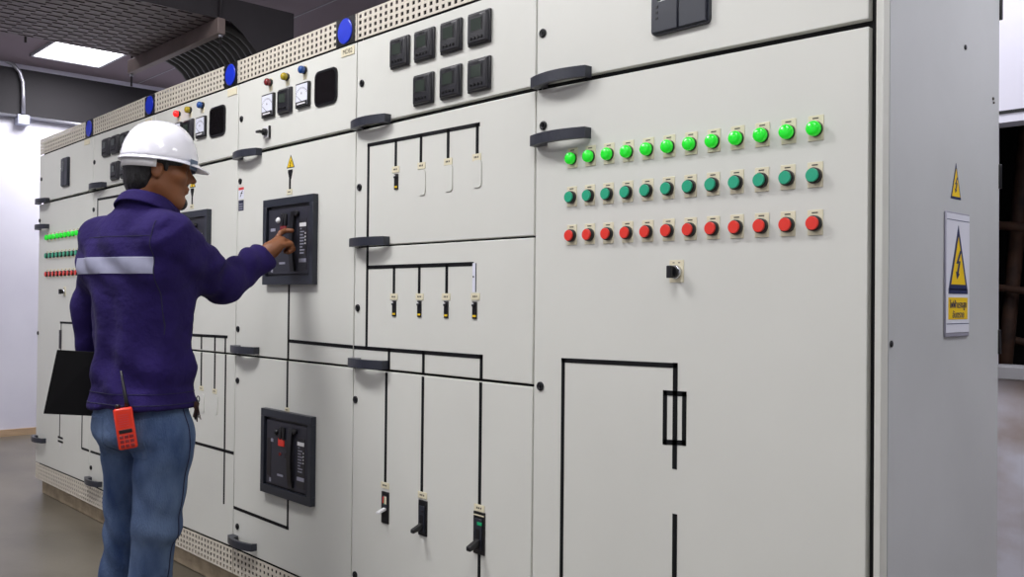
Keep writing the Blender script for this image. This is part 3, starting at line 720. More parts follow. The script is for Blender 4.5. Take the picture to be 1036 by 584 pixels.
x, z = pf(61.2, 451.5); mb.prism([(x-.018, z+.012), (x+.018, z+.012), (x, z-.018)], -.0012, .0002, M['white'])
obj('capacitor_symbol', mb, D(0, 'L'))
# ------------------------------------------------------------------ plinth
mb = MB(); mb.box(SX[0]+.02, SX[6]+.02, .035, DEPTH+.02, 0, ZKB, M['concrete'], .008)
struct('trim_1', mb, 'cast concrete plinth under the cabinets')
# ------------------------------------------------------------------ room
XL, XR, YB, YF, HC = -9.0, 4.2, 2.3, -5.2, 3.3
mb = MB(); mb.box(XL-.1, XR+.1, YF-.1, YB+1.6, -.1, 0, M['floor']); struct('floor', mb)
mb = MB(); mb.box(XL-.1, XR+.1, YF-.1, YB+1.6, HC, HC+.1, M['ceiling'])
struct('ceiling', mb)
mb = MB(); mb.box(XL-.1, XL, YF, YB, 0, HC, M['wallw']); struct('wall_left', mb)
mb = MB(); mb.box(XL, XL+.05, YF, YB, 2.84, HC, M['wallg']); struct('trim_2', mb, 'dark grey painted band along the top of the end wall')
mb = MB(); mb.box(XL, XL+.07, YF, YB, HC-.035, HC, M['wallw']); struct('trim_3', mb, 'pale strip where end wall meets ceiling')
mb = MB(); mb.box(XL, XL+.02, YF, YB, 0, .06, M['skirting']); struct('baseboard_left', mb)
mb = MB(); mb.box(XL, XR, YF-.1, YF, 0, HC, M['wallw']); struct('wall_front', mb)
mb = MB(); mb.box(XR, XR+.1, YF, YB, 0, HC, M['wallw']); struct('wall_right', mb)
# back wall with the wide opening right of the cabinets
wz1 = hit(1024, 123, 1, YB).z; wz0 = hit(1024, 371, 1, YB).z; wzs = hit(1024, 384, 1, YB).z; wzr = hit(1024, 112.5, 1, YB).z
wx0 = hit(1000, 250, 1, YB).x; wx1 = 1.6
mb = MB(); mb.box(XL, wx0, YB, YB+.12, 0, HC, M['wallw']); mb.box(wx1, XR, YB, YB+.12, 0, HC, M['wallw']); mb.box(wx0, wx1, YB, YB+.12, wz1, HC, M['wallw'])
struct('wall_back', mb)
mb = MB(); mb.box(wx0, wx1, YB, YB+.12, 0, wzs, M['stained']); struct('wall_below_window', mb, 'stained white wall below the window')
mb = MB(); mb.box(wx0, wx1, YB-.03, YB+.14, wzs, wz0, M['frame'], .004); mb.box(wx0, wx1, YB-.006, YB, wzr-.006, wzr+.006, M['gasket'])
struct('window_1', mb, 'grey sill and head line of the dark window')
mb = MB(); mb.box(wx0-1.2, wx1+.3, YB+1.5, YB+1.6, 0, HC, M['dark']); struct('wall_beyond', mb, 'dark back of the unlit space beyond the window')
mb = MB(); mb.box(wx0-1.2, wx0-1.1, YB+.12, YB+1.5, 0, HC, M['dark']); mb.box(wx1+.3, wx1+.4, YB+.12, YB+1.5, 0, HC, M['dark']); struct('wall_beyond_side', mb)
for i, (a, b, r) in enumerate((((1000,227), (1050,232), .022), ((1000,290), (1050,296), .018), ((1036,160), (1020,330), .035), ((1000,338), (1050,350), .02))):
    A = hit(*a, 1, YB+.5+i*.08); B_ = hit(*b, 1, YB+.5+i*.08); mb = MB(); mb.tube([A+(A-B_)*.6, A, B_, B_+(B_-A)*.6], r, M['beam'], 10)
    tag(obj('steel_bar', mb), ['upper level rusty brown bar crossing the dark window', 'middle thin rusty bar crossing the dark window', 'slanting rusty brown bar leaning inside the dark window', 'lowest rusty bar near the window sill'][i], 'bar', 'rusty bars behind the window')
# ------------------------------------------------------------------ luminaires
def troffer(x, y, w, l, label, power=42):
    r = empty('ceiling_light', (x, y, HC), label, 'ceiling light', 'square recessed ceiling lights')
    mb = MB(); t = .02
    for a in ((x-w/2, x+w/2, y-l/2, y-l/2+t), (x-w/2, x+w/2, y+l/2-t, y+l/2), (x-w/2, x-w/2+t, y-l/2, y+l/2), (x+w/2-t, x+w/2, y-l/2, y+l/2)): mb.box(*a, HC-.018, HC-.0005, M['frame'])
    obj('frame', mb, r)
    mb = MB(); mb.box(x-w/2+t, x+w/2-t, y-l/2+t, y+l/2-t, HC-.010, HC-.0005, M['lamp']); obj('diffuser', mb, r, label='glowing white diffuser')
    la = bpy.data.lights.new('troffer_lamp', 'AREA'); la.shape = 'RECTANGLE'; la.size = w-.06; la.size_y = l-.06; la.energy = power; la.color = (1, .98, 1)
    lo = bpy.data.objects.new('troffer_lamp', la); C.objects.link(lo); lo.location = (x, y, HC-.022); return r
a = hit(30.8, 55.5, 2, HC-.01); b = hit(100.7, 68.9, 2, HC-.01); c = hit(121.9, 57.5, 2, HC-.01)
lx0 = (a.x+b.x)/2; ly0, ly1 = a.y, b.y
troffer(lx0+.6, (ly0+ly1)/2, 1.2, ly1-ly0, 'bright white ceiling light panel above the far end wall', 44)
troffer(.25, .8, .6, 1.2, 'ceiling light panel out of view, added to brighten the cabinet side', 30)  # added lamp, no fixture seen here; lights the side panel from close above
troffer(-1.4, 1.55, 1.2, .6, 'ceiling light panel out of view, added to brighten the back wall', 15)  # added lamp without a seen fixture, whitens the wall right of the cabinets
for x, k in ((-6.2, .56), (-3.3, 1.38), (-.9, .60), (1.6, .26)):
    for y, e in ((-1.35, 40), (-3.6, 12)):
        troffer(x, y, 1.2, .6, 'ceiling light panel out of view above the aisle', e*k)
# ------------------------------------------------------------------ conduit and junction box on the end wall
X = XL+.05
def w_(px, py, x=X+.03): h = hit(px, py, 0, x); return Vector((x, h.y, h.z))
cr = empty('junction_box', w_(24, 130), 'small grey junction box on the end wall at the foot of the bent pipe', 'junction box')
A = w_(17.5, 115.5, X+.04); B_ = w_(29.5, 127, X+.04)
mb = MB(); mb.box(X-.048, X+.06, A.y, B_.y, B_.z, A.z, M['box'], .004); obj('housing', mb, cr)
mb = MB(); mb.box(X+.0602, X+.064, A.y+.006, B_.y-.006, B_.z+.006, A.z-.006, M['box'], .001, 1); obj('lid', mb, cr)
pts = [w_(-60, 58), w_(-10, 59), w_(4, 60.5), w_(13, 65), w_(20, 73), w_(23, 83), w_(23.5, 95), w_(23.5, 115)]
mb = MB(); mb.tube(pts, .017, M['conduit'], 10); tag(obj('conduit', mb), 'bent steel conduit pipe curving down the end wall to the junction box', 'pipe')
z = (A.z+B_.z)/2+.03
mb = MB(); mb.tube([(X+.02, B_.y+.002, z), (X+.02, YB-.05, z)], .014, M['conduit'], 8); tag(obj('conduit', mb), 'straight horizontal conduit running right from the junction box', 'pipe')
mb = MB(); mb.tube([(X+.02, YF+.1, z), (X+.02, A.y-.002, z)], .014, M['conduit'], 8); tag(obj('conduit', mb), 'straight horizontal conduit entering the junction box from the left edge', 'pipe')
# ------------------------------------------------------------------ cable tray and cables above the cabinets
TZ = 2.70
tr = empty('cable_tray', (-5.2, -.6, TZ), 'wide perforated cable tray hanging under the ceiling', 'cable tray')
tx0 = -6.30; tx1 = hit(218, 18, 2, TZ).x; ty1 = hit(218, 18, 2, TZ).y+.03; ty0 = -4.6
sx0 = hit(123, 73, 2, TZ-.08).x; tx0 = hit(70, 45, 2, TZ).x
mb = MB(); n = 26; p = (tx1-tx0)/n; pitch = .13
for i in range(n):
    c_ = tx0+p*(i+.5); ys = [ty0]; y = ty0+(.04 if i % 2 else .04+pitch/2)
    while y+.09 < ty1: ys += [y, y+.078]; y += pitch
    ys.append(ty1)
    sheet(mb, [[Vector((x, y, TZ)) for y in ys] for x in (c_-p/2, c_-.010, c_+.010, c_+p/2)], Vector((0, 0, .003)), M['tray'])
bmesh.ops.remove_doubles(mb.bm, verts=mb.bm.verts, dist=1e-5)
obj('perforated_base', mb, tr)
mb = MB(); mb.box(tx0-.003, tx0, ty0, ty1, TZ, TZ+.10, M['tray']); obj('side_rail', mb, tr)
yend = hit(297, 14, 0, tx1).y; zt_ = hit(297, 14, 0, tx1).z; z2 = hit(240, 0, 0, tx1).z
mb = MB(); mb.prism([(ty0, TZ), (ty1+.05, TZ), (ty1+.12, TZ-.05), (yend-.06, TZ-.30), (yend, TZ-.34), (yend, zt_), (ty0, zt_)], tx1, tx1+.004, M['sheet'], axis='x'); obj('side_sheet', mb, tr, label='tall dark side sheet')
A = hit(123, 73, 2, TZ-.10); 
mb = MB(); mb.box(sx0, tx1+.03, ty1-.03, ty1+.012, TZ-.085, TZ-.002, M['strut'], .004); o = obj('trapeze_strut', mb, None)
tag(o, 'brown steel strut crossing under the end of the cable tray', 'strut')
for i, (x, y, lab) in enumerate(((tx1+.018, ty1-.01, 'threaded rod hanging the near end of the strut'), (sx0+.015, ty1-.01, 'threaded rod hanging the far end of the strut'))):
    mb = MB(); mb.tube([(x, y, TZ-.16), (x, y, HC)], .006, M['sheet'], 8); mb.lathe([(.011,TZ-.10), (.011,TZ-.088)], M['conduit'], c=(x, y, 0), ax='z', n=6); tag(obj('threaded_rod', mb), lab, 'rod', 'tray hanging rods')
h = hit(16, 47, 2, HC); mb = MB(); mb.tube([(tx0-.06, h.y*.2-.35, TZ-.02), (tx0-.06, h.y*.2-.35, HC)], .007, M['sheet'], 8); tag(obj('threaded_rod', mb), 'thin dark rod hanging from ceiling left of the bright light panel', 'rod', 'tray hanging rods')
# cables leaving the tray and bending down into the cabinets
n = int((tx1-tx0-.12)/.066)
for i in range(n):
    x = tx0+.06+.066*i; j = 0; r = .030
    ye = ty1+.30+random.uniform(-.03, .03)
    pts = [(x, ty0+.05, TZ+.036), (x, ty1-.06, TZ+.036), (x, ty1+.02, TZ+.036), (x, ty1+.08, TZ+.026)]
    for t in range(1, 7):
        a = t/6*PI/2; pts.append((x, ty1+.08+.25*math.sin(a), TZ+.026-.25*(1-math.cos(a))))
    pts += [(x, ty1+.33, 2.40), (x, ty1+.33, 2.262)]
    mb = MB(); mb.tube(pts, r, M['cable'], 10)
    tag(obj('power_cable', mb), 'one of the black ribbed cables bending down onto the cabinet tops', 'cable', 'power cables bending down onto the cabinets')
# ceiling seam near the cable tray
A = hit(299, 17, 2, HC); mb = MB(); mb.box(XL+.1, 2, A.y-.004, A.y+.004, HC-.004, HC-.0002, M['frame']); struct('trim_4', mb, 'thin joint line across the ceiling')
# ------------------------------------------------------------------ sculpted surfaces (signed distance -> surface nets)
def nrm(v): return v/np.linalg.norm(v)
def smin(a, b, k): h = np.clip(.5+.5*(b-a)/k, 0, 1); return b*(1-h)+a*h-k*h*(1-h)
def smax(a, b, k): return -smin(-a, -b, k)
def cone(p, a, b, r1, r2):
    a = np.asarray(a, float); b = np.asarray(b, float); ba = b-a; t = np.clip(((p-a) @ ba)/(ba @ ba), 0, 1)
    return np.linalg.norm(p-a-t[:, None]*ba, axis=1)-(r1+(r2-r1)*t)
def ell(p, c, r, R=None):
    q = p-np.asarray(c, float)
    if R is not None: q = q @ R
    r = np.asarray(r, float); k0 = np.linalg.norm(q/r, axis=1); k1 = np.linalg.norm(q/(r*r), axis=1)+1e-9
    return k0*(k0-1)/k1
def nets(fn, lo, hi, h, ch=14):
    lo = np.array(lo, float); n = np.ceil((np.array(hi)-lo)/h).astype(int)+1
    nb = -(-n//ch); V = np.empty(nb*ch, np.float32)
    bi = np.stack(np.meshgrid(*[np.arange(k) for k in nb], indexing='ij'), -1).reshape(-1, 3)
    cc = lo+(bi*ch+(ch-1)/2)*h; d = fn(cc); act = np.abs(d) < ch*h*1.05+.012
    Vb = V.reshape(nb[0], ch, nb[1], ch, nb[2], ch)
    off = np.stack(np.meshgrid(*[np.arange(ch)]*3, indexing='ij'), -1).reshape(-1, 3)
    for k, b in enumerate(bi):
        if act[k]: continue
        Vb[b[0], :, b[1], :, b[2], :] = d[k]
    A = bi[act]
    for s in range(0, len(A), 60):
        B = A[s:s+60]; pts = lo+((B[:, None, :]*ch)+off[None])*h
        r = fn(pts.reshape(-1, 3)).reshape(len(B), ch, ch, ch)
        for b, q in zip(B, r): Vb[b[0], :, b[1], :, b[2], :] = q
    S = V < 0; c = np.zeros(np.array(V.shape)-1, np.int8)
    for dx in (0,1):
        for dy in (0,1):
            for dz in (0,1): c += S[dx:S.shape[0]-1+dx, dy:S.shape[1]-1+dy, dz:S.shape[2]-1+dz]
    mixed = (c > 0) & (c < 8); idx = np.argwhere(mixed); ids = -np.ones(mixed.shape, np.int32); ids[mixed] = np.arange(len(idx))
    acc = np.zeros((len(idx), 3)); cnt = np.zeros(len(idx))
    for ax in range(3):
        o1, o2 = [a for a in range(3) if a != ax]
        for u in (0,1):
            for v in (0,1):
                a = idx.copy(); a[:, o1] += u; a[:, o2] += v; b = a.copy(); b[:, ax] += 1
                va = V[tuple(a.T)]; vb = V[tuple(b.T)]; m = (va < 0) != (vb < 0)
                t = np.where(m, va/(va-vb+1e-12), 0); q = a.astype(float); q[:, ax] += t; acc[m] += q[m]; cnt[m] += 1
    verts = lo+acc/cnt[:, None]*h; faces = []
    for ax in range(3):
        o1, o2 = (ax+1) % 3, (ax+2) % 3
        sl0 = [slice(None)]*3; sl1 = [slice(None)]*3; sl0[ax] = slice(0, -1); sl1[ax] = slice(1, None)
        X = S[tuple(sl0)] != S[tuple(sl1)]; e = np.argwhere(X); e = e[(e[:, o1] > 0) & (e[:, o2] > 0) & (e[:, o1] < S.shape[o1]-1) & (e[:, o2] < S.shape[o2]-1)]
        f = []
        for u, v in ((-1,-1), (0,-1), (0,0), (-1,0)):
            q = e.copy(); q[:, o1] += u; q[:, o2] += v; f.append(ids[tuple(q.T)])
        f = np.stack(f, 1); fl = ~S[tuple(e.T)]; f[fl] = f[fl][:, ::-1]; faces.append(f)
    return verts, np.concatenate(faces)
def smooth_mesh(v, f, it=2, lam=.5):
    e = np.concatenate([f[:, [0,1]], f[:, [1,2]], f[:, [2,3]], f[:, [3,0]]]); e = np.concatenate([e, e[:, ::-1]])
    for _ in range(it):
        a = np.zeros_like(v); c = np.zeros(len(v)); np.add.at(a, e[:, 0], v[e[:, 1]]); np.add.at(c, e[:, 0], 1); v = v*(1-lam)+lam*a/np.maximum(c, 1)[:, None]
    return v
def sdobj(name, fn, lo, hi, h, m, parent=None, label=None, it=1):
    v, f = nets(fn, lo, hi, h); v = smooth_mesh(v, f, it)
    me = bpy.data.meshes.new(name); loc = np.array(WLOC[parent.name]) if parent else np.zeros(3)
    me.from_pydata((v-loc).tolist(), [], f.tolist()); me.materials.append(m)
    me.polygons.foreach_set('use_smooth', [True]*len(me.polygons)); me.update()
    o = bpy.data.objects.new(name, me); C.objects.link(o); WLOC[o.name] = Vector(loc)
    if parent: o.parent = parent
    if label: o['label'] = label
    return o, v, f
def noise3(p, s, seed=0):
    rs = np.random.RandomState(seed); out = 0
    for k in range(5):
        w = rs.normal(size=3); w = w/np.linalg.norm(w)*s*(1+.6*k); out = out+np.sin(p @ w+rs.uniform(0, 6)+1.3*np.sin(p @ (w[[1,2,0]]*.7)))/(1+.5*k)
    return out/2.5
A_ = lambda px, py, Z: np.array(P(px, py, Z))
hz = math.radians(-18); hf = np.array([math.sin(hz), math.cos(hz), 0]); hr = np.array([math.cos(hz), -math.sin(hz), 0]); UP = np.array([0,0,1.])
TC = A_(146, 300, 3.05); TCx = TC.copy()
# torso axis as function of height
zk = np.array([.80, .86, .95, 1.05, 1.15, 1.25, 1.35, 1.43, 1.49, 1.54, 1.60])
wk = np.array([.180,.180,.174,.172,.172,.180,.188,.176,.135,.095,.078])
dk = np.array([.142,.140,.134,.126,.126,.132,.138,.130,.112,.092,.078])
sk = np.array([.012,.010,.005,.000,.000,.000,-.012,-.020,-.018,-.010,-.0])      # drift along hr
fk = np.array([.000,.000,-.005,-.005,-.0,.0,.000,.000,.010,.020,.025])           # drift along hf
def torso(p, grow=0., pw=2.4):
    z = p[:, 2]; w = np.interp(z, zk, wk)+grow; d = np.interp(z, zk, dk)+grow
    q = p-TC; a = q @ hr-np.interp(z, zk, sk); b = q @ hf-np.interp(z, zk, fk)
    k = (np.abs(a/w)**pw+np.abs(b/d)**pw)**(1/pw); return (k-1)*np.minimum(w, d)*.9
SHR, ELR, WRR = A_(170, 242, 2.96), A_(225, 287, 3.19), A_(267, 259, 3.37)
TIP = np.array(hit(295.5, 233.5, 1, -.038))
SHL, ELL, WRL = A_(104, 243, 3.13), A_(92, 312, 3.20), A_(92, 372, 3.22)
NB = A_(146.5, 219, 3.03); HC_ = A_(160.5, 167, 3.06)
# head frame
ha = math.radians(20); e_f = np.array([math.sin(ha), math.cos(ha), 0]); e_l = np.array([-math.cos(ha), math.sin(ha), 0])
pt = math.radians(-4); hF = e_f*math.cos(pt)+UP*math.sin(pt); hU = UP*math.cos(pt)-e_f*math.sin(pt)
HR = np.stack([hF, e_l, hU], 1)          # local -> world columns
def hl(p): return (p-HC_) @ HR
def hw(*c): return HC_+HR @ np.array(c, float)
def head(p):
    q = hl(p)
    d = ell(q, (-.006,0,.022), (.099,.077,.100))
    d = smin(d, ell(q, (.038,0,-.048), (.058,.060,.088)), .03)
    d = smin(d, cone(q, (-.005,.045,-.07), (.062,.018,-.118), .024, .020), .03)
    d = smin(d, cone(q, (-.005,-.045,-.07), (.062,-.018,-.118), .024, .020), .03)
    d = smin(d, ell(q, (.076,0,-.122), (.022,.024,.018)), .02)
    d = smin(d, ell(q, (.083,0,.012), (.018,.050,.012)), .018)           # brow
    for s in (1, -1):
        d = smin(d, ell(q, (.062,.045*s,-.035), (.026,.022,.022)), .02)   # cheekbone
        d = smax(d, -(np.linalg.norm(q-np.array([.104,.032*s,-.010]), axis=1)-.017), .014)
        d = smin(d, np.linalg.norm(q-np.array([.079,.032*s,-.011]), axis=1)-.0125, .003)
    d = smin(d, cone(q, (.086,0,-.004), (.112,0,-.040), .009, .0115), .010)   # nose
    for s in (1, -1): d = smin(d, np.linalg.norm(q-np.array([.097,.012*s,-.045]), axis=1)-.008, .008)
    d = smin(d, ell(q, (.091,0,-.070), (.013,.023,.0065)), .006)
    d = smin(d, ell(q, (.089,0,-.082), (.012,.020,.0075)), .006)
    for s in (1, -1):
        e = ell(q, (-.006,.076*s,-.022), (.019,.009,.033))
        e = smax(e, -ell(q, (-.004,.087*s,-.018), (.011,.007,.021)), .004); d = smin(d, e, .006)
    return d
NT = hw(-.030, 0, -.07)
def neck(p): return smin(cone(p, NT, NB+UP*-.02, .052, .060), cone(p, hw(.0,0,-.085), NB+hf*.02, .040, .050), .03)
def finger(p, pts, r0, r1):
    d = None; n = len(pts)-1
    for i in range(n):
        c = cone(p, pts[i], pts[i+1], r0+(r1-r0)*i/n, r0+(r1-r0)*(i+1)/n); d = c if d is None else smin(d, c, .004)
    return d
# right hand: index extended onto the breaker, others curled
hd = nrm(TIP-WRR); lat = nrm(np.cross(hd, UP)); nor = nrm(np.cross(lat, hd))      # lat: to the right (towards camera side), nor: up
KN = WRR+hd*.088+nor*.004
def rhand(p):
    d = smin(cone(p, WRR, WRR+hd*.03, .029, .031), ell((p-(WRR+hd*.058)) @ np.stack([hd, lat, nor], 1), (0,0,0), (.054,.045,.025)), .02)
    tip = TIP
    k0 = KN-lat*.020; fl = np.linalg.norm(tip-k0)
    m1 = k0+hd*fl*.50+nor*.012; m2 = k0+hd*fl*.78+nor*.007
    d = smin(d, finger(p, [k0-hd*.01, m1, m2, tip], .0108, .0086), .007)
    for i, (o, L) in enumerate(((.002, .043), (.022, .040), (.040, .032))):
        k = KN+lat*o-nor*(.002+.004*i)-hd*.004*i; a = k+hd*L*.55-nor*L*.45; b = a-nor*L*.62-hd*L*.12; c = b-hd*L*.55+nor*.001
        d = smin(d, finger(p, [k-hd*.008, a, b, c], .0112, .0092), .005)
    t0 = WRR+hd*.035-lat*.030-nor*.006; t1 = t0+hd*.038-lat*.014-nor*.016; t2 = t1+hd*.030+lat*.012-nor*.006
    d = smin(d, finger(p, [t0, t1, t2], .0125, .0095), .008)
    return d
# left hand hanging behind the folder, fingers round its far edge
ld = nrm(WRL-ELL); llat = nrm(np.cross(ld, -hf)); lno = nrm(np.cross(llat, ld))
def lhand(p):
    d = smin(cone(p, WRL, WRL+ld*.03, .028, .03), ell((p-(WRL+ld*.060)) @ np.stack([ld, lno, llat], 1), (0,0,0), (.048,.040,.021)), .02)
    for i, o in enumerate((-.030, -.010, .010, .029)):
        L = (.040,.046,.043,.034)[i]; k = WRL+ld*.092+lno*o; a = k+ld*L*.9-llat*.004; b = a+ld*L*.45-llat*L*.55; c = b-llat*L*.45
        d = smin(d, finger(p, [k-ld*.008, a, b, c], .0098, .0078), .004)
    t0 = WRL+ld*.035-lno*.030; t1 = t0+ld*.036-lno*.016-llat*.010; t2 = t1+ld*.028-llat*.010
    return smin(d, finger(p, [t0, t1, t2], .0125, .009), .008)
HPR, KNR, ANR = A_(166, 446, 2.99), A_(158.5, 531, 3.00), A_(143, 638, 3.08)
HPL, KNL, ANL = A_(133, 444, 3.10), A_(129, 535, 3.15), A_(115, 632, 3.22)
ANR[2] = ANL[2] = .09
def inner(p):
    d = torso(p, -.035); d = smax(d, p[:, 2]-1.52, .03); d = smax(d, .80-p[:, 2], .05)
    d = smin(d, cone(p, SHR, ELR, .050, .040), .04); d = smin(d, cone(p, SHL, ELL, .050, .040), .04)
    d = smin(d, cone(p, ELR, WRR, .040, .029), .02); d = smin(d, cone(p, ELL, WRL, .040, .028), .02)
    for h_, k_, a_ in ((HPR, KNR, ANR), (HPL, KNL, ANL)):
        d = smin(d, cone(p, h_, k_, .072, .050), .04); d = smin(d, cone(p, k_, a_, .050, .036), .03)
        d = smin(d, cone(p, a_-UP*.035, a_-UP*.045+hf*.12, .034, .026), .02)
    return d
def body(p):
    d = smin(inner(p), neck(p), .03); d = smin(d, head(p), .018)
    return smin(smin(d, rhand(p), .008), lhand(p), .008)
person = empty('person', (TC[0], TC[1], 0), 'person in white helmet, purple work jacket and jeans, back turned, pointing at the upper breaker', 'person')
# head and hands are fine, the covered body is coarser: one continuous surface
bo, _, _ = sdobj('body', body, (-3.75, -1.15, 0), (-2.60, .02, 1.85), .0040, M['skin'], person, it=1)
# hair
def hair(p):
    q = hl(p)
    d = ell(q, (-.008,0,.020), (.107,.086,.106)); d = smin(d, ell(q, (-.052,0,-.060), (.052,.064,.056)), .03)
    face = smax(.040-q[:, 0]+0*q[:, 0], -(.0*q[:, 0]+.030-q[:, 2]), .01)
    cut1 = smax(q[:, 0]+.022, -(q[:, 2]+.0), .01)          # behind the ear below ear-top level
    cut1 = np.maximum(q[:, 0]+.028-0.0*q[:, 2], -9)
    reg = smin(np.maximum(q[:, 0]+.020, -.112-q[:, 2]+.25*q[:, 0]), np.maximum(q[:, 0]-.078, -.006-q[:, 2]), .006)
    side = np.maximum(q[:, 0]-.028, -.026-q[:, 2])      # sideburn in front of the ear
    side = np.maximum(side, .014-q[:, 0])
    reg = smin(reg, side, .006)
    d = smax(d, reg, .008)
    return d+.0016*noise3(p*np.array([1,1,.4]), 260, 3)
sdobj('hair', hair, HC_-.17, HC_+.17, .004, M['hair'], person, 'short black hair below the helmet')
def beard(p):
    q = hl(p); d = head(p)-.0016
    a = ell(q, (.082,0,-.122), (.024,.026,.022)); b = ell(q, (.096,0,-.058), (.014,.024,.006))
    return smax(d, np.minimum(a, b), .003)
sdobj('beard', beard, HC_-.17, HC_+.15, .0028, M['hair'], person, 'short dark goatee and moustache')
def brow(p):
    q = hl(p); return smax(head(p)-.002, np.minimum(ell(q, (.090,.034,.012), (.025,.020,.0045)), ell(q, (.090,-.034,.012), (.025,.020,.0045))), .002)
sdobj('eyebrow', brow, HC_-.12, HC_+.14, .0025, M['hair'], person)
# trousers
def jeans(p):
    q = p-TC; z = p[:, 2]
    hipc = TC+hr*.0; a = q @ hr; b = q @ hf
    w = np.interp(z, [.70,.80,.90,1.0], [.163,.171,.166,.150]); dd = np.interp(z, [.70,.80,.90,1.0], [.113,.124,.118,.105])
    d = ((np.abs(a/w)**2.3+np.abs((b+.008)/dd)**2.3)**(1/2.3)-1)*.11
    d = smax(d, .765-z, .06); d = smax(d, z-.985, .01)
    r = cone(p, HPR, KNR, .096, .073); r = smin(r, cone(p, KNR, ANR+UP*.02, .071, .066), .02)
    l = cone(p, HPL, KNL, .094, .072); l = smin(l, cone(p, KNL, ANL+UP*.02, .072, .068), .02)
    d = smin(smin(d, r, .035), l, .035); d = smax(d, .065-z, .01)
    wr = .0040*np.sin(34*z+16*a+2.5*np.sin(18*a+6*z))*np.exp(-((z-.46)/.16)**2)+.0040*np.sin(46*z-22*a)*np.exp(-((z-.74)/.08)**2)+.0045*np.sin(60*z+8*a)*np.exp(-((z-.16)/.08)**2)
    return d+wr+.0028*noise3(p, 22, 9)+.0012*noise3(p*np.array([1,1,.5]), 75, 4)
# jacket
cax = nrm(NT-NB+hf*.035)
def folds(p):
    q = p-TC; a = q @ hr; b = q @ hf; z = p[:, 2]
    w = .0075*np.sin(38*z+9*a+2*np.sin(12*a+5*b))*np.exp(-((z-.98)/.10)**2)
    w = w+.0055*np.sin(52*a+14*z+3*np.sin(9*z))*np.exp(-((z-1.12)/.16)**2)
    w = w+.0040*np.sin(60*(a*.6+z*.8)+2*np.sin(20*b))*np.exp(-((z-1.38)/.10)**2)
    return w+.0030*noise3(p, 20, 5)+.0012*noise3(p, 60, 6)
def armfold(p, a, b, amp):
    ax = (b-a)/np.linalg.norm(b-a); t = ((p-a) @ ax); s1 = nrm(np.cross(ax, UP)); s2 = np.cross(ax, s1); u = (p-a) @ s1; v = (p-a) @ s2
    return amp*.9*np.sin(75*t+26*u+14*v+2*np.sin(30*v+9*t))*(.35+.65*np.sin(9*t+20*u+1)**2)
def jacket(p):
    d = torso(p, 0); d = smax(d, p[:, 2]-1.565, .03)
    d = smin(d, cone(p, SHR, SHR*.5+(TC+UP*0)*.0+.5*np.array([SHR[0],SHR[1],SHR[2]]), .07, .07), .05) if False else d
    ru = cone(p, SHR, ELR, .078, .068)+armfold(p, SHR, ELR, .0060)
    rl = cone(p, ELR, WRR-hd*.012, .067, .056)+armfold(p, ELR, WRR, .0065)
    lu = cone(p, SHL, ELL, .070, .057)+armfold(p, SHL, ELL, .003)
    ll = cone(p, ELL, WRL-ld*.02, .058, .047)+armfold(p, ELL, WRL, .003)
    r = smin(ru, rl, .03); l = smin(lu, ll, .03)
    lo_ = p[:, 2] < 1.0; dj = np.full(len(p), 9.)
    if lo_.any(): dj[lo_] = np.maximum(jeans(p[lo_])-.012, p[lo_][:, 2]-.95)
    d = np.where(dj < .3, smin(d, dj, .03), d)
    yoke = smin(cone(p, NB-UP*.045, SHR+UP*.010, .078, .066), cone(p, NB-UP*.045, SHL+UP*.010, .078, .060), .03)
    yoke = smin(yoke, cone(p, NB-UP*.05, NB+cax*.022, .088, .078), .03); yoke = smin(yoke, cone(p, SHR-UP*.09-hr*.03, SHL-UP*.09+hr*.03, .085, .085), .05)
    d = smin(d, yoke, .05)
    d = smin(d, r, .06); d = smin(d, l, .045)
    d = smax(d, (.896-p[:, 2])+.004*np.sin((p-TC) @ hr*14), .012)            # hem
    d = smax(d, -((-(p-(WRR-hd*.008)) @ hd)+.0), .006) if False else np.where(np.linalg.norm(p-WRR, axis=1) < .13, smax(d, (p-(WRR-hd*-.004)) @ hd, .006), d)
    return d+folds(p)*np.clip((1.56-p[:, 2])/.08, 0, 1)
jo, jv, jf = sdobj('jacket', jacket, (-3.75, -1.15, .78), (-2.60, .05, 1.66), .0055, M['jacket'], person, 'dark purple long-sleeved work jacket', it=1)
# collar
cax = nrm(NT-NB+hf*.035)
def collar(p):
    q = p-(NB+cax*.030); t = q @ cax; rad = q-t[:, None]*cax; rr = np.linalg.norm(rad, axis=1)
    fr = (q @ hf)/np.maximum(rr, .02)
    R = .081-.10*(t)*.35; d = smax(np.abs(rr-R)-.006, np.abs(t)-.026+.012*np.clip(fr, 0, 1), .006)
    d2 = smax(np.abs(rr-.093-.25*(-t))-.0045, np.abs(t+.004)-.022+.010*np.clip(fr, 0, 1), .005)
    return smin(d, d2, .006)
sdobj('collar', collar, NB-.16, NB+.16, .0045, M['jacket'], jo)
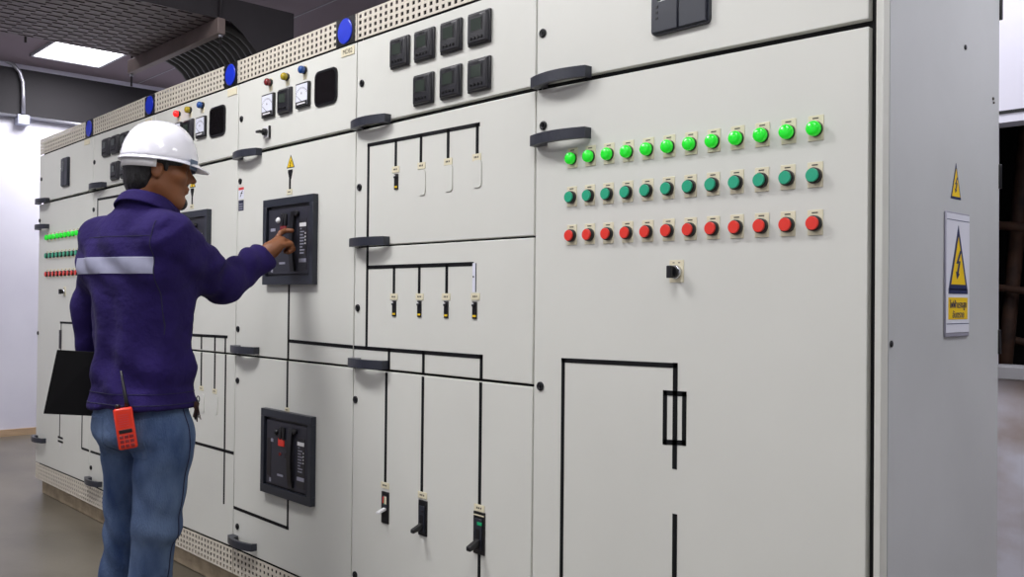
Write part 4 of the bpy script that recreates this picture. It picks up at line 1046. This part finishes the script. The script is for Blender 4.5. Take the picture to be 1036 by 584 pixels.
# parts laid on a surface: offset copy of a region, clipped by planes
def patch(name, v, f, planes, off, m, parent, label=None, rnd=True):
    me = bpy.data.meshes.new(name); bm = bmesh.new()
    ctr = v[f].mean(1); ok = np.ones(len(ctr), bool)
    for co_, no in planes: ok &= ((ctr-co_) @ no) < .02
    fs = f[ok]; us, inv = np.unique(fs, return_inverse=True); fs = inv.reshape(fs.shape)
    bv = [bm.verts.new(x) for x in v[us]]
    for q in fs:
        try: bm.faces.new([bv[k] for k in q]).smooth = True
        except ValueError: pass
    bm.normal_update()
    for co_, no in planes:
        bmesh.ops.bisect_plane(bm, geom=bm.verts[:]+bm.edges[:]+bm.faces[:], plane_co=co_, plane_no=no, clear_outer=True)
    bm.normal_update()
    nn = [(x, x.normal.copy()) for x in bm.verts]
    for x, n_ in nn: x.co += n_*off
    bmesh.ops.solidify(bm, geom=bm.faces[:], thickness=off*.9) if False else None
    loc = np.array(WLOC[parent.name]); bmesh.ops.translate(bm, verts=bm.verts, vec=-Vector(loc))
    bm.to_mesh(me); bm.free(); me.materials.append(m); o = bpy.data.objects.new(name, me); C.objects.link(o); o.parent = parent; WLOC[o.name] = Vector(loc)
    md = o.modifiers.new('thick', 'SOLIDIFY'); md.thickness = off; md.offset = -1
    if label: o['label'] = label
    return o
zt1, zt0 = float(A_(115, 260.5, 2.95)[2]), float(A_(115, 277, 2.95)[2])
patch('reflective_band', jv, jf, [(TC, hf), (np.array([0,0,zt1]), UP), (np.array([0,0,zt0]), -UP), (TC+hr*.165, hr), (TC-hr*.215, -hr)], .0022, M['reflective'], jo, 'silver reflective band across the back')
patch('sleeve_seam', jv, jf, [(TC, hf), (TC+hr*.1675, hr), (TC+hr*.1650, -hr), (np.array([0,0,1.50]), UP), (np.array([0,0,1.14]), -UP)], .0012, M['jeansdark'], jo)
patch('yoke_seam', jv, jf, [(TC, hf), (TC+hr*.165, hr), (TC-hr*.14, -hr), (np.array([0,0,1.452]), UP), (np.array([0,0,1.450]), -UP)], .0010, M['jeansdark'], jo)
for nm, zc, hh in (('hem_band', .916, .0013), ('hem_band', .950, .0010)):
    patch('hem_stitch', jv, jf, [(np.array([0,0,zc+hh]), UP), (np.array([0,0,zc-hh]), -UP)], .0012, M['jeansdark'], jo)
to, tv, tf = sdobj('trousers', jeans, (-3.65, -1.05, .04), (-2.70, -.25, 1.0), .0055, M['jeans'], person, 'faded blue denim jeans', it=1)
for s0, s1 in ((.022, .135), (-.150, -.030)):
    patch('back_pocket', tv, tf, [(TC-hf*.02, hf), (np.array([0,0,.872]), UP), (np.array([0,0,.745]), -UP), (TC+hr*s1, hr), (TC+hr*s0, -hr)], .0022, M['jeans'], to)
for pl in ([(TC+hf*.022, hf), (TC+hf*.018, -hf), (np.array([0,0,.90]), UP), (np.array([0,0,.30]), -UP), (TC+hr*.02, -hr)],):
    patch('side_seam', tv, tf, pl, .0012, M['jeansdark'], to)
def shoe(a_):
    def f(p):
        q = p-np.array([a_[0], a_[1], 0]); L = np.stack([q @ hf, q @ hr, q[:, 2]], 1)
        d = ell(L, (.065,0,.035), (.145,.048,.048)); d = smin(d, cone(L, (-.03,0,.03), (-.02,0,.10), .042, .045), .03)
        return smax(d, .004-L[:, 2], .006)
    return f
for a_ in (ANR, ANL): sdobj('shoe', shoe(a_), (a_[0]-.25, a_[1]-.25, -.01), (a_[0]+.25, a_[1]+.25, .2), .006, M['leather'], person, 'dark shoe')
# helmet: parametric shell in the head frame
def hmesh(name, vs, fs, m, parent, thick=0, label=None, smooth=True):
    W = np.array([hw(*v) for v in vs])-np.array(WLOC[parent.name])
    me = bpy.data.meshes.new(name); me.from_pydata(W.tolist(), [], fs); me.materials.append(m); me.update()
    bm = bmesh.new(); bm.from_mesh(me); bmesh.ops.recalc_face_normals(bm, faces=bm.faces); bm.to_mesh(me); bm.free()
    me.polygons.foreach_set('use_smooth', [smooth]*len(me.polygons)); o = bpy.data.objects.new(name, me); C.objects.link(o); o.parent = parent; WLOC[o.name] = WLOC[parent.name]
    if thick: md = o.modifiers.new('thick', 'SOLIDIFY'); md.thickness = thick; md.offset = 0
    if label: o['label'] = label
    return o
NA, NR = 64, 16; vs = []; fs = []; cz0 = .012; a0, b0, h0 = .121, .103, .130; cf = .002
for i in range(NR+1):
    t = i/NR*PI/2*.985; rho = math.cos(t)**.82; zz = math.sin(t)
    for k in range(NA):
        an = 2*PI*k/NA; c_, s_ = math.cos(an), math.sin(an)
        ridge = .0045*math.exp(-((s_*rho*b0)/.012)**2)*math.sin(t) + .003*(math.exp(-((abs(s_*rho*b0)-.042)/.007)**2))*math.sin(t)*(math.cos(t) > .25)
        vs.append((cf+a0*rho*c_, b0*rho*s_, cz0+(h0+0)*zz+ridge))
for i in range(NR):
    for k in range(NA): fs.append((i*NA+k, i*NA+(k+1) % NA, (i+1)*NA+(k+1) % NA, (i+1)*NA+k))
fs.append(tuple(NR*NA+k for k in range(NA)))
helm = hmesh('hard_hat', vs, fs, M['helmet'], person, .003, 'white hard hat')
vs = []; fs = []
for j in range(7):
    t = j/6
    for k in range(NA):
        an = 2*PI*k/NA; c_, s_ = math.cos(an), math.sin(an); pk = max(0, c_)**3
        w = (.008+.030*pk)*t; vs.append((cf+(a0+w)*c_+.000, (b0+w*.75)*s_, cz0+.002-.002*t-.016*pk*t-.006*math.sin(t*PI/2)))
for j in range(6):
    for k in range(NA): fs.append((j*NA+k, j*NA+(k+1) % NA, (j+1)*NA+(k+1) % NA, (j+1)*NA+k))
hmesh('brim', vs, fs, M['helmet'], helm, .0035)
vs = []; fs = []; ks = list(range(17, 48))      # rear headband
for k in ks:
    an = 2*PI*k/64
    for zz in (-.020, .014): vs.append((cf+.116*math.cos(an), .096*math.sin(an), zz))
for i in range(len(ks)-1): fs.append((2*i, 2*i+2, 2*i+3, 2*i+1))
hmesh('headband', vs, fs, M['white'], helm, .003, 'pale suspension band at the back of the helmet')
for s in (-1, 1):
    vs = []
    for x in (.094, .119):
        yb_ = b0*math.sqrt(max(0, 1-((x-cf)/a0)**2))
        for y in (yb_-.004, yb_+.021):
            for z in (cz0-.022, cz0+.010): vs.append((x, y*s, z))
    hmesh('clip', vs, [(0,1,3,2), (4,6,7,5), (0,4,5,1), (2,3,7,6), (0,2,6,4), (1,5,7,3)], M['bluegrey'], helm, 0, 'blue-grey clip on the brim', False)
# belt
def belt(p):
    return smax(smax(np.abs(jeans(p))-.004, np.abs(p[:, 2]-.945)-.018, .003), -9+0*p[:, 2], .001)
# ------------------------------------------------------------------ radio on the back pocket
rz0 = .70
def surf(px, py, fn, Z0=2.7, Z1=3.2):
    r = np.array(ray(px, py)); o = np.array(CAM); t = Z0
    for _ in range(120):
        d = float(fn((o+r*t)[None])[0])
        if d < .0008: break
        t += max(d*.6, .0008)
    return o+r*t
S1 = surf(122, 414, jacket); S2 = surf(129, 452, jeans); 
rd = nrm(np.array([0,0,0])+ (A_(125.6,411,3)-A_(132,453,3))); 
vr = nrm(np.cross(nrm(np.array(ray(128,430))), rd)); rn = nrm(np.cross(vr, rd))
if rn @ np.array(ray(128,430)) > 0: rn = -rn
rc = surf(128, 440, jeans, 2.75)+rn*.040
H_ = .070; rc = rc+rd*.026
def radio_box(name, x0, x1, y0, y1, z0, z1, m, parent, bev=.003, label=None):
    mb = MB(); mb.box(x0, x1, y0, y1, z0, z1, m, bev)
    for v in mb.bm.verts: v.co = Vector(rc+vr*v.co.x-rn*v.co.y+rd*v.co.z)
    return obj(name, mb, parent, label=label)
rr = empty('walkie_talkie', rc-rd*H_, 'orange walkie-talkie with black antenna clipped on the jeans below the jacket hem', 'radio')
radio_box('case', -.028, .028, -.018, .016, -.066, .062, M['orange'], rr, .006)
for i in range(6): radio_box('speaker_slot', -.016, .014, -.0188, -.0178, .040-.007*i, .043-.007*i, M['stred'], rr, 0)
radio_box('display', -.020, .018, -.0195, -.0175, -.016, -.004, M['black'], rr, .001)
for i in range(3):
    for j in range(3): radio_box('key', -.021+.0145*j, -.0095+.0145*j, -.0195, -.0175, -.060+.014*i, -.0505+.014*i, M['lampred'], rr, .001)
radio_box('belt_clip', -.012, .012, .0165, .030, -.030, .050, M['black'], rr, .002)
mb = MB(); mb.tube([(0,0,0), (0,0,.02), (0,0,.115)], [.0075,.006,.0035], M['black'], 12)
ab = rc+rd*.062+vr*.014; ad = nrm(A_(126, 377, 3)-A_(131.5, 409, 3)); az_ = Vector((0,0,1)).rotation_difference(Vector(ad))
for v in mb.bm.verts: v.co = az_ @ v.co + Vector(ab)
obj('antenna', mb, rr, label='black antenna')
mb = MB(); mb.lathe([(.0075,0), (.0075,.011), (.006,.013)], M['black'], ax='z', n=12)
for v in mb.bm.verts: v.co = Vector(rc+vr*(-.013+v.co.x)-rn*v.co.y+rd*(.062+v.co.z))
obj('volume_knob', mb, rr)
# keys hanging at the right hip
kc = surf(197, 402, jacket)
kp = A_(199.5, 404, 3.00)
kr = empty('key_ring', kp-UP*.06, 'bunch of dark keys hanging at the person\'s right hip', 'keys')
mb = MB(); mb.tube([kp+np.array([.010*math.cos(a), .003, .010*math.sin(a)]) for a in np.linspace(0, 2*PI, 14)], .0018, M['lock'], 6); obj('ring', mb, kr)
for i in range(5):
    t = (i-2)*.16; base = kp-UP*.010; dn = np.array([.5*math.sin(t), .3*math.sin(t*1.7), -1]); dn = nrm(dn); sdv = nrm(np.cross(dn, hf+hr*i*.2))
    mb = MB(); L = .052+.006*(i % 3)
    q = [base+sdv*.010, base+sdv*.011+dn*.020, base+sdv*.004+dn*.024, base+sdv*.004+dn*L, base-sdv*.004+dn*(L-.003), base-sdv*.004+dn*.024, base-sdv*.011+dn*.020, base-sdv*.010]
    nn_ = nrm(np.cross(dn, sdv))*.0012
    mb._add([x+nn_ for x in q]+[x-nn_ for x in q], [tuple(range(8)), tuple(range(15, 7, -1))]+[(k, (k+1) % 8, (k+1) % 8+8, k+8) for k in range(8)], M['lock'] if i % 2 else M['beam']); obj('key', mb, kr)
# black folder held under the left arm
tl, bl, br_, tr_ = A_(58, 354, 3.08), A_(44.2, 418.6, 3.06), A_(101, 421.2, 3.12), A_(101, 356.6, 3.12)
fn_ = nrm(np.cross(tr_-tl, bl-tl)); 
if fn_ @ (np.array(CAM)-tl) < 0: fn_ = -fn_
fr = empty('folder', (tl+bl+br_+tr_)/4*np.array([1,1,0])+np.array([0,0,bl[2]]), 'flat black folder held low in the person\'s left hand', 'folder')
def slab(name, q, n, t0, t1, m, parent, label=None):
    mb = MB(); vs = [x+n*t0 for x in q]+[x+n*t1 for x in q]; mb.hexa(vs, [(0,1,2,3), (7,6,5,4), (0,4,5,1), (1,5,6,2), (2,6,7,3), (3,7,4,0)], m, .0012); return obj(name, mb, parent, label=label)
q = [tl, tr_, br_, bl]
slab('front_cover', q, fn_, .004, .007, M['folder'], fr); slab('back_cover', q, fn_, -.007, -.004, M['folder'], fr)
c_ = sum(q)/4; slab('papers', [x+(c_-x)*.035 for x in q], fn_, -.0035, .0035, M['plate'], fr, 'cream papers between the covers')
# ------------------------------------------------------------------ render look
sc = bpy.context.scene
sc.view_settings.view_transform = 'Standard'; sc.view_settings.look = 'None'; sc.view_settings.gamma = 1; sc.view_settings.use_curve_mapping = False
sc.view_settings.exposure = 0.0
w = bpy.data.worlds.new('world'); w.use_nodes = True; w.node_tree.nodes['Background'].inputs[0].default_value = (.5, .55, .7, 1); w.node_tree.nodes['Background'].inputs[1].default_value = .05; sc.world = w
